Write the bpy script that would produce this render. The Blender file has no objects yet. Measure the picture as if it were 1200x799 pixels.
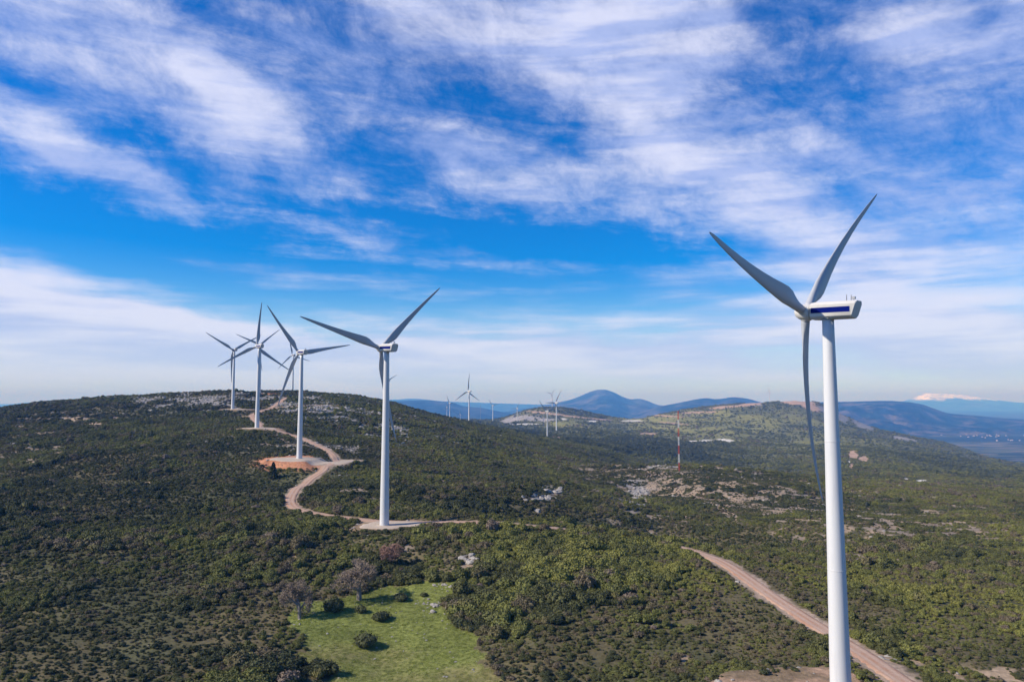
import bpy, bmesh, math, random
import numpy as np
from mathutils import Vector, Matrix, Euler

random.seed(7)
rng = np.random.default_rng(11)
SC = bpy.context.scene
COL = SC.collection
rad = math.radians

# ------------------------------------------------------------------ camera, sky, sun, exposure
F = 867.0                      # focal length in pixels of a 1200 px wide picture
HOR = 470.0                    # row of the eye-level line
PITCH = math.atan((HOR - 399.5) / F)
CP, SP = math.cos(PITCH), math.sin(PITCH)
CAMZ = 0.0                     # all heights are metres relative to the flying camera

cam_d = bpy.data.cameras.new("camera")
cam_d.sensor_width = 36.0
cam_d.lens = 36.0 * F / 1200.0
cam_d.clip_start = 0.5
cam_d.clip_end = 400000.0
cam = bpy.data.objects.new("camera", cam_d)
COL.objects.link(cam)
cam.location = (0, 0, CAMZ)
cam.rotation_euler = (math.pi / 2 + PITCH, 0, 0)
SC.camera = cam

SUN_AZ, SUN_EL = 256.0, 35.0   # azimuth clockwise from the viewing direction (+Y)
SDIR = Vector((math.sin(rad(SUN_AZ)) * math.cos(rad(SUN_EL)),
               math.cos(rad(SUN_AZ)) * math.cos(rad(SUN_EL)), math.sin(rad(SUN_EL))))
sun_d = bpy.data.lights.new("sun", 'SUN')
sun_d.energy = 4.3
sun_d.angle = rad(1.2)
sun_d.color = (1.0, 0.92, 0.81)
sun = bpy.data.objects.new("sun", sun_d)
COL.objects.link(sun)
sun.rotation_euler = SDIR.to_track_quat('Z', 'Y').to_euler()
sun.location = SDIR * 200

SC.view_settings.view_transform = 'Standard'
SC.view_settings.look = 'None'
SC.view_settings.exposure = 0.45
SC.view_settings.gamma = 1.0
SC.view_settings.use_curve_mapping = False
SC.render.engine = 'CYCLES'
SC.cycles.use_denoising = True
SC.cycles.max_bounces = 5
SC.cycles.diffuse_bounces = 2
SC.cycles.glossy_bounces = 2
SC.cycles.volume_bounces = 0
SC.cycles.sample_clamp_indirect = 4.0


class NT:
    """small helper round a node tree"""
    def __init__(self, tree):
        self.t = tree

    def n(self, kind, **kw):
        nd = self.t.nodes.new(kind)
        for k, v in kw.items():
            setattr(nd, k, v)
        return nd

    def lk(self, a, b):
        self.t.links.new(a, b)

    def put(self, sock, v):
        if isinstance(v, bpy.types.NodeSocket):
            self.lk(v, sock)
        elif isinstance(v, (tuple, list)) and len(v) == 3 and sock.type == 'RGBA':
            sock.default_value = (*v, 1.0)
        else:
            sock.default_value = v

    def m(self, op, a, b=0.0, c=0.0, clamp=False):
        nd = self.n('ShaderNodeMath', operation=op, use_clamp=clamp)
        self.put(nd.inputs[0], a)
        self.put(nd.inputs[1], b)
        self.put(nd.inputs[2], c)
        return nd.outputs[0]

    def mix(self, f, a, b, blend='MIX'):
        nd = self.n('ShaderNodeMix', data_type='RGBA', blend_type=blend)
        self.put(nd.inputs[0], f)
        self.put(nd.inputs[6], a)
        self.put(nd.inputs[7], b)
        return nd.outputs[2]

    def ss(self, v, lo, hi, a=0.0, b=1.0):
        nd = self.n('ShaderNodeMapRange', interpolation_type='SMOOTHSTEP')
        self.put(nd.inputs[0], v)
        self.put(nd.inputs[1], lo)
        self.put(nd.inputs[2], hi)
        self.put(nd.inputs[3], a)
        self.put(nd.inputs[4], b)
        return nd.outputs[0]

    def noise(self, vec, scale, detail=4.0, rough=0.55, dist=0.0):
        nd = self.n('ShaderNodeTexNoise')
        if vec is not None:
            self.lk(vec, nd.inputs['Vector'])
        nd.inputs['Scale'].default_value = scale
        nd.inputs['Detail'].default_value = detail
        nd.inputs['Roughness'].default_value = rough
        nd.inputs['Distortion'].default_value = dist
        return nd.outputs[0]

    def mapping(self, vec, loc=(0, 0, 0), rot=0.0, scale=(1, 1, 1), kind='POINT'):
        nd = self.n('ShaderNodeMapping', vector_type=kind)
        self.lk(vec, nd.inputs[0])
        nd.inputs[1].default_value = loc
        nd.inputs[2].default_value = (0, 0, rot)
        nd.inputs[3].default_value = scale
        return nd.outputs[0]

    def xyz(self, x, y, z=0.0):
        nd = self.n('ShaderNodeCombineXYZ')
        self.put(nd.inputs[0], x)
        self.put(nd.inputs[1], y)
        self.put(nd.inputs[2], z)
        return nd.outputs[0]


def build_world():
    w = bpy.data.worlds.new("World")
    SC.world = w
    w.use_nodes = True
    t = w.node_tree
    t.nodes.clear()
    N = NT(t)
    sky = N.n('ShaderNodeTexSky', sky_type='NISHITA')
    sky.sun_disc = False
    sky.sun_elevation = rad(SUN_EL)
    sky.sun_rotation = rad(SUN_AZ)
    sky.altitude = 700
    sky.air_density = 1.0
    sky.dust_density = 0.6
    sky.ozone_density = 3.0
    hs = N.n('ShaderNodeHueSaturation')
    hs.inputs['Saturation'].default_value = 1.65
    hs.inputs['Hue'].default_value = 0.515
    hs.inputs['Value'].default_value = 1.15
    N.lk(sky.outputs[0], hs.inputs['Color'])
    skycol = hs.outputs[0]

    tc = N.n('ShaderNodeTexCoord')
    d = tc.outputs['Generated']
    sp = N.n('ShaderNodeSeparateXYZ')
    N.lk(d, sp.inputs[0])
    dx, dy, dz = sp.outputs
    # cirrus plane: where the view direction meets a level sheet of air
    zz = N.m('MAXIMUM', dz, 0.025)
    u = N.m('DIVIDE', dx, zz)
    v = N.m('DIVIDE', dy, zz)
    P = N.xyz(u, v)
    # bearing (degrees / 100) and elevation (degrees / 100) for the broad cloud fields
    az = N.m('MULTIPLY', N.m('ARCTAN2', dx, dy), 0.573)
    el = N.m('MULTIPLY', N.m('ARCSINE', dz), 0.573)
    AE = N.xyz(az, el)
    # ragged edges: push the fields about with turbulence
    wn = N.n('ShaderNodeTexNoise')
    N.lk(N.mapping(AE, scale=(1, 1.6, 1)), wn.inputs['Vector'])
    wn.inputs['Scale'].default_value = 7.0
    wn.inputs['Detail'].default_value = 5.0
    wn.inputs['Roughness'].default_value = 0.6
    vs = N.n('ShaderNodeVectorMath', operation='SUBTRACT')
    N.lk(wn.outputs['Color'], vs.inputs[0])
    vs.inputs[1].default_value = (0.5, 0.5, 0.5)
    vm = N.n('ShaderNodeVectorMath', operation='MULTIPLY_ADD')
    N.lk(vs.outputs[0], vm.inputs[0])
    vm.inputs[1].default_value = (0.11, 0.05, 0.0)
    N.lk(AE, vm.inputs[2])
    W = vm.outputs[0]

    def px(x, y):
        a, up = (x - 600) / F, (399.5 - y) / F
        f, uu = CP - up * SP, SP + up * CP
        l = math.sqrt(a * a + f * f + uu * uu)
        return math.degrees(math.atan2(a, f)) / 100, math.degrees(math.asin(uu / l)) / 100

    def field(x, y, rx, ry, ang, amp):
        c = px(x, y)
        k = 0.573 / F
        mp = N.mapping(W, loc=(c[0], c[1], 0), rot=rad(ang), scale=(rx * k, ry * k, 1), kind='TEXTURE')
        g = N.n('ShaderNodeTexGradient', gradient_type='SPHERICAL')
        N.lk(mp, g.inputs[0])
        s = N.ss(g.outputs[0], 0.0, 0.75)
        return N.m('MULTIPLY', s, amp)

    FIELDS = [  # picture position, half sizes, tilt, strength (negative: clear air)
        (120, 40, 330, 95, -22, 0.42), (290, 110, 150, 45, -22, 0.30),
        (90, 170, 170, 34, -27, 0.48), (300, 250, 330, 22, -12, 0.14),
        (420, 95, 260, 80, -20, 0.22), (520, 0, 260, 75, -10, 0.40),
        (760, 40, 250, 100, 0, 0.55), (780, 150, 190, 75, -12, 0.42),
        (830, 225, 210, 70, -15, 0.42), (600, 205, 180, 45, -15, 0.34),
        (1140, 30, 190, 55, -8, 0.42), (1060, 190, 260, 170, 0, 0.27),
        (900, 330, 220, 60, 5, 0.26), (1100, 330, 230, 90, 0, 0.25),
        (30, 385, 430, 72, -7, 1.0), (330, 418, 330, 50, -7, 0.70),
        (620, 415, 340, 55, -3, 0.62), (950, 405, 380, 60, 0, 0.62),
        (1200, 410, 260, 60, 0, 0.45),
        (40, 262, 260, 36, -4, -0.34), (420, 262, 300, 30, -8, -0.16),
        (660, 285, 180, 26, -10, -0.35), (930, 12, 70, 34, -20, -0.22),
        (540, 120, 70, 24, -15, -0.10), (1000, 100, 120, 60, -25, -0.12),
        (560, 325, 260, 24, -8, -0.10), (200, 322, 190, 18, -8, -0.14),
        (200, 300, 300, 14, -6, 0.16), (480, 300, 320, 20, -10, 0.16), (420, 262, 240, 16, -13, 0.18), (330, 190, 220, 40, -16, 0.16),
    ]
    lay = None
    for fd in FIELDS:
        f = field(*fd)
        lay = f if lay is None else N.m('ADD', lay, f)
    # fibres drawn out along the wind, on the sheet
    PR = N.mapping(P, rot=rad(56))
    fib = N.noise(N.mapping(PR, scale=(1.5, 0.55, 1)), 1.7, 11, 0.66, 0.6)
    puf = N.noise(N.mapping(PR, scale=(1.0, 0.85, 1)), 4.6, 12, 0.70, 0.5)
    mot = N.noise(N.mapping(N.mapping(AE, rot=rad(18)), scale=(1.0, 1.5, 1)), 17.0, 12, 0.70, 0.25)
    low = N.noise(N.mapping(AE, scale=(1.0, 9.0, 1)), 5.0, 7, 0.55, 0.2)
    nz = N.m('ADD', N.m('ADD', N.m('MULTIPLY', fib, 0.28), N.m('MULTIPLY', puf, 0.20)), N.m('MULTIPLY', mot, 0.52))
    hi_w = N.ss(el, 0.05, 0.14)
    nmix = N.m('ADD', N.m('MULTIPLY', nz, hi_w), N.m('MULTIPLY', low, N.m('SUBTRACT', 1.0, hi_w)))
    dens = N.m('ADD', N.m('ADD', lay, 0.02), N.m('MULTIPLY', N.m('SUBTRACT', nmix, 0.475), 2.3))
    cover = N.ss(dens, -0.03, 0.88, 0.0, 0.90)
    # cloud: bright where thick, faintly violet grey in the banks' shaded parts
    sh = N.ss(low, 0.40, 0.58)
    ccol = N.mix(N.m('MULTIPLY', sh, 1.0), (3.5, 4.2, 6.9), (5.8, 6.05, 7.7))
    ccol = N.mix(N.ss(el, 0.005, 0.07, 0.65, 0.0), ccol, (4.5, 5.5, 7.9))
    # pale air just above the horizon
    hz = N.ss(el, 0.0, 0.085, 0.62, 0.0)
    base = N.mix(hz, skycol, (3.9, 5.3, 7.9))
    out = N.mix(cover, base, ccol)
    bg = N.n('ShaderNodeBackground')
    N.lk(out, bg.inputs[0])
    bg.inputs[1].default_value = 0.10
    wo = N.n('ShaderNodeOutputWorld')
    N.lk(bg.outputs[0], wo.inputs[0])
    w.cycles.sampling_method = 'MANUAL'
    w.cycles.sample_map_resolution = 512


build_world()


# ------------------------------------------------------------------ helpers
def tag(o, label=None, cat=None, group=None, kind=None):
    if label: o["label"] = label
    if cat: o["category"] = cat
    if group: o["group"] = group
    if kind: o["kind"] = kind
    return o


def mesh_obj(name, verts, faces, mat=None, parent=None, smooth=False, link=True):
    me = bpy.data.meshes.new(name)
    me.from_pydata([tuple(v) for v in verts], [], [tuple(f) for f in faces])
    me.update()
    if smooth:
        me.polygons.foreach_set("use_smooth", [True] * len(me.polygons))
    if mat: me.materials.append(mat)
    o = bpy.data.objects.new(name, me)
    if link: COL.objects.link(o)
    if parent: o.parent = parent
    return o


def np_mesh(name, V, Q, mat=None, smooth=True, link=True):
    """mesh from arrays: V (n,3), Q (m,4) quads"""
    V = np.asarray(V, np.float32); Q = np.asarray(Q, np.int32)
    me = bpy.data.meshes.new(name)
    k = Q.shape[1]
    me.vertices.add(len(V)); me.vertices.foreach_set("co", V.ravel())
    me.loops.add(Q.size); me.loops.foreach_set("vertex_index", Q.ravel())
    me.polygons.add(len(Q))
    me.polygons.foreach_set("loop_start", np.arange(0, Q.size, k, dtype=np.int32))
    me.polygons.foreach_set("use_smooth", np.full(len(Q), smooth, dtype=bool))
    me.update(calc_edges=True)
    if mat: me.materials.append(mat)
    o = bpy.data.objects.new(name, me)
    if link: COL.objects.link(o)
    return o


def color_attr(o, C):
    a = o.data.attributes.new("ground", 'FLOAT_COLOR', 'POINT')
    C4 = np.ones((len(C), 4), np.float32); C4[:, :3] = C
    a.data.foreach_set("color", C4.ravel())


def grid_quads(nr, nc):
    i = np.arange(nr * nc).reshape(nr, nc)
    return np.stack([i[:-1, :-1], i[:-1, 1:], i[1:, 1:], i[1:, :-1]], -1).reshape(-1, 4)


def empty(name, loc=(0, 0, 0), rz=0.0):
    o = bpy.data.objects.new(name, None)
    o.empty_display_size = 1.0
    COL.objects.link(o)
    o.location = loc
    o.rotation_euler = (0, 0, rz)
    return o


def sstep(a, b, x):
    t = np.clip((x - a) / (b - a), 0, 1)
    return t * t * (3 - 2 * t)


def _hash(i, j, s):
    h = (i.astype(np.int64) * 374761393 + j.astype(np.int64) * 668265263 + s * 1274126177) & 0xFFFFFFFF
    h = ((h ^ (h >> 13)) * 1274126177) & 0xFFFFFFFF
    return ((h ^ (h >> 16)) & 0xFFFF) / 65535.0


def vnoise(x, y, s=0):
    i, j = np.floor(x), np.floor(y)
    fx, fy = x - i, y - j
    fx = fx * fx * fx * (fx * (fx * 6 - 15) + 10); fy = fy * fy * fy * (fy * (fy * 6 - 15) + 10)
    a = _hash(i, j, s); b = _hash(i + 1, j, s); c = _hash(i, j + 1, s); d = _hash(i + 1, j + 1, s)
    return (a * (1 - fx) + b * fx) * (1 - fy) + (c * (1 - fx) + d * fx) * fy


def fbm(x, y, octv=4, s=0, gain=0.5):
    t, a, n = 0, 1.0, 0.0
    for k in range(octv):
        c, q = math.cos(0.6 * k), math.sin(0.6 * k)
        t = t + a * vnoise((x * c - y * q) * 2 ** k + 13.7 * k, (x * q + y * c) * 2 ** k + 5.1 * k, s + k)
        n += a; a *= gain
    return t / n            # 0..1


def ridged(x, y, octv=4, s=0, gain=0.5):
    t, a, n = 0, 1.0, 0.0
    for k in range(octv):
        c, q = math.cos(0.7 * k), math.sin(0.7 * k)
        t = t + a * (1 - np.abs(2 * vnoise((x * c - y * q) * 2 ** k + 3.3 * k, (x * q + y * c) * 2 ** k + 9.1 * k, s + k) - 1))
        n += a; a *= gain
    return t / n


def pchip(xk, yk, x):
    """monotone cubic through (xk, yk[, columns]) evaluated at x"""
    xk = np.asarray(xk, float); yk = np.asarray(yk, float)
    one = yk.ndim == 1
    if one: yk = yk[:, None]
    h = np.diff(xk)[:, None]; dl = np.diff(yk, axis=0) / h
    m = np.zeros_like(yk)
    a, b = dl[:-1], dl[1:]
    w1, w2 = 2 * h[1:] + h[:-1], h[1:] + 2 * h[:-1]
    ok = a * b > 0
    with np.errstate(all='ignore'):
        mm = (w1 + w2) / (w1 / a + w2 / b)
    m[1:-1] = np.where(ok, mm, 0)
    m[0], m[-1] = dl[0], dl[-1]
    k = np.clip(np.searchsorted(xk, x, side='right') - 1, 0, len(xk) - 2)
    t = ((x - xk[k]) / (xk[k + 1] - xk[k]))[:, None]; hh = (xk[k + 1] - xk[k])[:, None]
    t = np.clip(t, 0, 1)
    r = (2 * t**3 - 3 * t**2 + 1) * yk[k] + (t**3 - 2 * t**2 + t) * hh * m[k] + (-2 * t**3 + 3 * t**2) * yk[k + 1] + (t**3 - t**2) * hh * m[k + 1]
    return r[:, 0] if one else r


def ray(x, y, D):
    a, u = (x - 600) / F, (399.5 - y) / F
    f, up = CP - u * SP, SP + u * CP
    return np.array([a / f * D, D, up / f * D])


def y2z(y, D):
    u = (399.5 - np.asarray(y, float)) / F
    return (SP + u * CP) / (CP - u * SP) * D


def project(X, Y, Z):
    zc = Y * CP + Z * SP; yc = -Y * SP + Z * CP
    return 600 + F * X / zc, 399.5 - F * yc / zc


# ------------------------------------------------------------------ materials
def principled(name, col=(0.5, 0.5, 0.5), rough=0.6, spec=0.3, metal=0.0):
    m = bpy.data.materials.new(name)
    m.use_nodes = True
    N = NT(m.node_tree)
    b = m.node_tree.nodes['Principled BSDF']
    b.inputs['Base Color'].default_value = (*col, 1)
    b.inputs['Roughness'].default_value = rough
    b.inputs['Specular IOR Level'].default_value = spec
    b.inputs['Metallic'].default_value = metal
    return m, N, b


def bump(N, b, h, strength=0.3, dist=0.3):
    bp = N.n('ShaderNodeBump')
    bp.inputs['Strength'].default_value = strength
    bp.inputs['Distance'].default_value = dist
    N.lk(h, bp.inputs['Height'])
    N.lk(bp.outputs[0], b.inputs['Normal'])


def mat_paint(name, col, rough=0.38, grime=0.12):
    m, N, b = principled(name, col, rough, 0.45)
    tc = N.n('ShaderNodeTexCoord')
    n = N.noise(N.mapping(tc.outputs['Object'], scale=(1.2, 1.2, 0.12)), 1.6, 6, 0.6)
    f = N.ss(n, 0.45, 0.8, 0.0, grime)
    c = N.mix(f, col, tuple(x * 0.6 for x in col))
    N.lk(c, b.inputs['Base Color'])
    return m


M_WHITE = mat_paint("white_paint", (0.60, 0.60, 0.60), 0.4, 0.24)
M_BLADE = mat_paint("blade_paint", (0.40, 0.41, 0.43), 0.45, 0.1)
M_NAC = mat_paint("nacelle_paint", (0.58, 0.56, 0.53), 0.45, 0.16)
M_BLUE = principled("blue_stripe", (0.002, 0.008, 0.13), 0.9, 0.05)[0]
M_DARK = mat_paint("dark_metal", (0.06, 0.06, 0.07), 0.5, 0.2)
M_RED = mat_paint("red_paint", (0.42, 0.05, 0.035), 0.5, 0.25)
M_STEEL = mat_paint("grey_steel", (0.30, 0.31, 0.32), 0.5, 0.2)


def mat_terrain():
    m, N, b = principled("terrain_ground", rough=0.95, spec=0.1)
    at = N.n('ShaderNodeAttribute', attribute_name="ground")
    g = N.n('ShaderNodeNewGeometry')
    p = g.outputs['Position']
    n1 = N.noise(p, 0.9, 5, 0.65)
    n2 = N.noise(p, 0.06, 6, 0.65)
    k = N.m('MULTIPLY', N.ss(n1, 0.25, 0.75, 0.72, 1.28), N.ss(n2, 0.3, 0.7, 0.8, 1.2))
    mm = N.n('ShaderNodeVectorMath', operation='SCALE')
    N.lk(at.outputs['Color'], mm.inputs[0]); N.lk(k, mm.inputs['Scale'])
    N.lk(mm.outputs[0], b.inputs['Base Color'])
    bump(N, b, n1, 0.6, 0.5)
    return m


def mat_mountain():
    m, N, b = principled("mountain_slope", rough=0.95, spec=0.05)
    at = N.n('ShaderNodeAttribute', attribute_name="ground")
    g = N.n('ShaderNodeNewGeometry')
    n2 = N.noise(g.outputs['Position'], 0.004, 8, 0.7)
    mm = N.n('ShaderNodeVectorMath', operation='SCALE')
    N.lk(at.outputs['Color'], mm.inputs[0]); N.lk(N.ss(n2, 0.35, 0.65, 0.3, 1.9), mm.inputs['Scale'])
    N.lk(mm.outputs[0], b.inputs['Base Color'])
    bump(N, b, n2, 0.5, 40)
    return m


def mat_dirt(name, c1, c2, c3):
    m, N, b = principled(name, c1, 0.95, 0.1)
    g = N.n('ShaderNodeNewGeometry')
    p = g.outputs['Position']
    uv = N.n('ShaderNodeUVMap')
    s = N.n('ShaderNodeSeparateXYZ'); N.lk(uv.outputs[0], s.inputs[0])
    n1 = N.noise(p, 0.22, 6, 0.62)
    n2 = N.noise(p, 2.2, 5, 0.7)
    c = N.mix(N.ss(n1, 0.35, 0.65), c1, c2)
    # two wheel tracks packed pale, a rougher crown between
    du = N.m('ABSOLUTE', N.m('SUBTRACT', N.m('ABSOLUTE', N.m('SUBTRACT', s.outputs[0], 0.5)), 0.17))
    tr = N.ss(N.m('ADD', du, N.m('MULTIPLY', N.m('SUBTRACT', n1, 0.5), 0.30)), 0.02, 0.13, 0.6, 0.0)
    c = N.mix(tr, c, c3)
    c = N.mix(N.ss(n2, 0.3, 0.7, 0.0, 0.35), c, tuple(x * 0.6 for x in c1))
    N.lk(c, b.inputs['Base Color'])
    bump(N, b, n2, 0.5, 0.15)
    return m


M_TERR = mat_terrain()
M_MOUNT = mat_mountain()
M_ROAD = mat_dirt("dirt_road", (0.42, 0.235, 0.15), (0.47, 0.325, 0.24), (0.54, 0.42, 0.33))
M_PAD = mat_dirt("gravel_pad", (0.46, 0.37, 0.28), (0.52, 0.43, 0.34), (0.50, 0.40, 0.31))


def mat_leaf(name, ramp, rough=0.75):
    m, N, b = principled(name, rough=rough, spec=0.15)
    at = N.n('ShaderNodeAttribute', attribute_name="tint", attribute_type='INSTANCER')
    cr = N.n('ShaderNodeValToRGB')
    e = cr.color_ramp.elements
    e[0].position, e[0].color = ramp[0][0], (*ramp[0][1], 1)
    e[1].position, e[1].color = ramp[-1][0], (*ramp[-1][1], 1)
    for pos, c in ramp[1:-1]:
        q = e.new(pos); q.color = (*c, 1)
    N.lk(at.outputs['Fac'], cr.inputs[0])
    g = N.n('ShaderNodeNewGeometry')
    n = N.noise(g.outputs['Position'], 1.4, 3, 0.6)
    k = N.ss(n, 0.3, 0.7, 0.7, 1.35)
    mm = N.n('ShaderNodeVectorMath', operation='SCALE')
    N.lk(cr.outputs[0], mm.inputs[0]); N.lk(k, mm.inputs['Scale'])
    N.lk(mm.outputs[0], b.inputs['Base Color'])
    return m


M_LEAF = mat_leaf("scrub_leaves", [
    (0.00, (0.054, 0.062, 0.028)), (0.25, (0.092, 0.094, 0.034)), (0.50, (0.132, 0.138, 0.040)),
    (0.75, (0.185, 0.182, 0.046)), (0.86, (0.120, 0.098, 0.060)), (1.00, (0.215, 0.165, 0.125))])
M_TWIG = principled("bare_twigs", (0.26, 0.205, 0.155), 0.9, 0.1)[0]
M_TWIG_RUST = principled("rusty_twigs", (0.30, 0.185, 0.14), 0.9, 0.1)[0]
M_BARK = principled("grey_bark", (0.22, 0.19, 0.165), 0.9, 0.1)[0]


def mat_rock():
    m, N, b = principled("limestone", (0.45, 0.43, 0.40), 0.9, 0.15)
    tc = N.n('ShaderNodeTexCoord')
    n = N.noise(tc.outputs['Object'], 2.6, 8, 0.75)
    c = N.mix(N.ss(n, 0.35, 0.65), (0.20, 0.185, 0.165), (0.47, 0.43, 0.38))
    N.lk(c, b.inputs['Base Color'])
    bump(N, b, n, 0.8, 0.2)
    return m


M_ROCK = mat_rock()
# ------------------------------------------------------------------ the terrain: height lines across the view
XK = [-500, 0, 60, 130, 200, 270, 300, 350, 400, 450, 500, 550, 590, 640, 700, 740, 800, 900, 1000, 1100, 1200, 1700]


def spread(pairs):
    k = sorted(pairs)
    return pchip([p[0] for p in k], [p[1] for p in k], np.array(XK, float)) if len(k) > 2 else np.interp(XK, [p[0] for p in k], [p[1] for p in k])


def Zl(D, **kw):
    return D, spread(kw['z'])


LINES = []      # (distance, height at each XK)


def zline(D, z): LINES.append((D, np.interp(XK, [p[0] for p in z], [p[1] for p in z])))
def yline(D, y): LINES.append((D, y2z(np.interp(XK, [p[0] for p in y], [p[1] for p in y]), D)))


zline(45, [(-500, -47), (1700, -46)])
zline(110, [(-500, -47), (270, -46.5), (450, -49), (640, -46), (900, -44), (1000, -43.6), (1700, -46)])
zline(150, [(-500, -48), (0, -46), (270, -46.5), (450, -48), (560, -47), (640, -45), (800, -45), (960, -44), (1200, -45.5), (1700, -50)])
zline(190, [(-500, -46), (0, -44), (270, -43.5), (450, -45), (550, -43), (640, -42), (800, -42.6), (900, -43.6), (1200, -48), (1700, -54)])
yline(236, [(-500, 630), (0, 622), (270, 614), (450, 610), (550, 610), (640, 618), (740, 632), (800, 641), (900, 650), (1000, 656), (1200, 662), (1700, 680)])
yline(300, [(-500, 595), (0, 585), (270, 580), (350, 577), (450, 578), (550, 592), (640, 605), (740, 620), (800, 628), (900, 629), (1000, 629), (1200, 634), (1700, 650)])
yline(391, [(-500, 560), (0, 550), (130, 547), (270, 545), (350, 541), (450, 552), (550, 568), (640, 582), (740, 596), (800, 600), (900, 601), (1000, 601), (1200, 609), (1700, 630)])
yline(509, [(-500, 530), (0, 515), (130, 510), (270, 506), (300, 505), (350, 508), (450, 524), (550, 545), (640, 562), (740, 573), (800, 574), (900, 577), (1000, 581), (1200, 591), (1700, 615)])
yline(650, [(-500, 512), (0, 492), (130, 487), (270, 488), (350, 489), (450, 500), (550, 523), (640, 545), (700, 546), (740, 545.5), (800, 546), (870, 550), (900, 554), (1000, 565), (1200, 578), (1700, 600)])
yline(860, [(-500, 498), (0, 479), (60, 471), (130, 466), (200, 462), (270, 460), (300, 462.5), (350, 464), (400, 468), (450, 477), (500, 489), (550, 503), (590, 512), (640, 524), (700, 543), (740, 560), (800, 566), (900, 570), (1000, 562), (1100, 565), (1200, 571), (1700, 592)])
LINES.append((1100, np.concatenate([[-80, -30, -22, -12, -2, 5, 9], y2z([461.5, 464.5, 471, 484, 497, 505, 516, 528, 540, 552, 556, 550, 556, 563, 585], 1100)])))
LINES.append((1500, np.concatenate([[-160, -90, -85, -80, -75, -70, -68, -64, -60], y2z([492, 497, 500, 506, 515, 520, 524, 530, 538, 536, 544, 553, 572], 1500)])))
LINES.append((2000, np.concatenate([[-240, -140, -135, -130, -125, -120, -112, -104, -95], y2z([496, 496, 499, 502, 505, 508, 510, 515, 520, 522, 533, 548, 566], 2000)])))
LINES.append((2600, np.concatenate([[-300, -200, -190, -180, -170, -160, -150, -130, -110], y2z([496, 492, 493, 495, 496, 498, 500, 500, 500, 508, 523, 546, 562], 2600)])))
XO = [(-500, 560), (0, 540), (300, 510), (400, 498), (500, 494), (540, 494), (575, 494), (590, 490), (605, 485), (620, 480.5), (650, 478), (680, 482), (720, 490), (745, 492), (790, 483), (840, 476), (870, 471), (900, 467.5), (930, 467), (955, 470), (985, 485), (1030, 503), (1100, 520), (1200, 549), (1700, 562)]

# grid
NC, NR = 1040, 560
XA = np.linspace(-440, 1640, NC)
LD = np.linspace(math.log(46), math.log(4700), NR)
DD = np.exp(LD)
ZK = np.array([pchip(XK, z, XA) for _, z in LINES])
DK = [d for d, _ in LINES]
zo = y2z(pchip([p[0] for p in XO], [p[1] for p in XO], XA), 3300)
zn = ZK[-1]
ZK = np.vstack([ZK, zo, np.full(NC, -345.0), np.full(NC, -360.0)])
DK = DK + [3300, 4300, 5000]
ZG = pchip(np.log(DK), ZK, LD)
YG = np.repeat(DD[:, None], NC, 1)
XG = (XA[None, :] - 600) / 870.0 * YG


def add_relief():
    global ZG
    fade = sstep(46, 120, YG)
    z = (fbm(XG / 45, YG / 45, 4, 3) - 0.5) * 3.0
    z += (fbm(XG / 9, YG / 9, 3, 9) - 0.5) * 0.8
    far = sstep(700, 1800, YG)
    z += far * (ridged(XG / 420, YG / 420, 5, 21) - 0.55) * 26 * sstep(5000, 3300, YG)
    ZG = ZG + z * fade * sstep(4600, 4000, YG)


add_relief()
DX = XA[1] - XA[0]; DL = LD[1] - LD[0]


def gridpos(X, Y):
    X = np.asarray(X, float); Y = np.maximum(np.asarray(Y, float), 46.5)
    c = np.clip((600 + 870 * X / Y - XA[0]) / DX, 0, NC - 1.001)
    r = np.clip((np.log(Y) - LD[0]) / DL, 0, NR - 1.001)
    return r, c


def sample(A, X, Y):
    r, c = gridpos(X, Y)
    i, j = r.astype(int), c.astype(int)
    fr, fc = r - i, c - j
    return (A[i, j] * (1 - fc) + A[i, j + 1] * fc) * (1 - fr) + (A[i + 1, j] * (1 - fc) + A[i + 1, j + 1] * fc) * fr


def H(X, Y):
    return sample(ZG, X, Y)


MARCH = np.exp(np.linspace(math.log(60), math.log(4600), 1600))


def hit(x, y, dmin=60, dmax=4600):
    """first ground point seen at a picture position"""
    a, u = (x - 600) / F, (399.5 - y) / F
    f, up = CP - u * SP, SP + u * CP
    D = MARCH[(MARCH >= dmin) & (MARCH <= dmax)]
    below = up / f * D < H(a / f * D, D)
    k = int(np.argmax(below)) if below.any() else len(D) - 1
    d = D[k]
    return np.array([a / f * d, d, float(H(a / f * d, d))])


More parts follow.
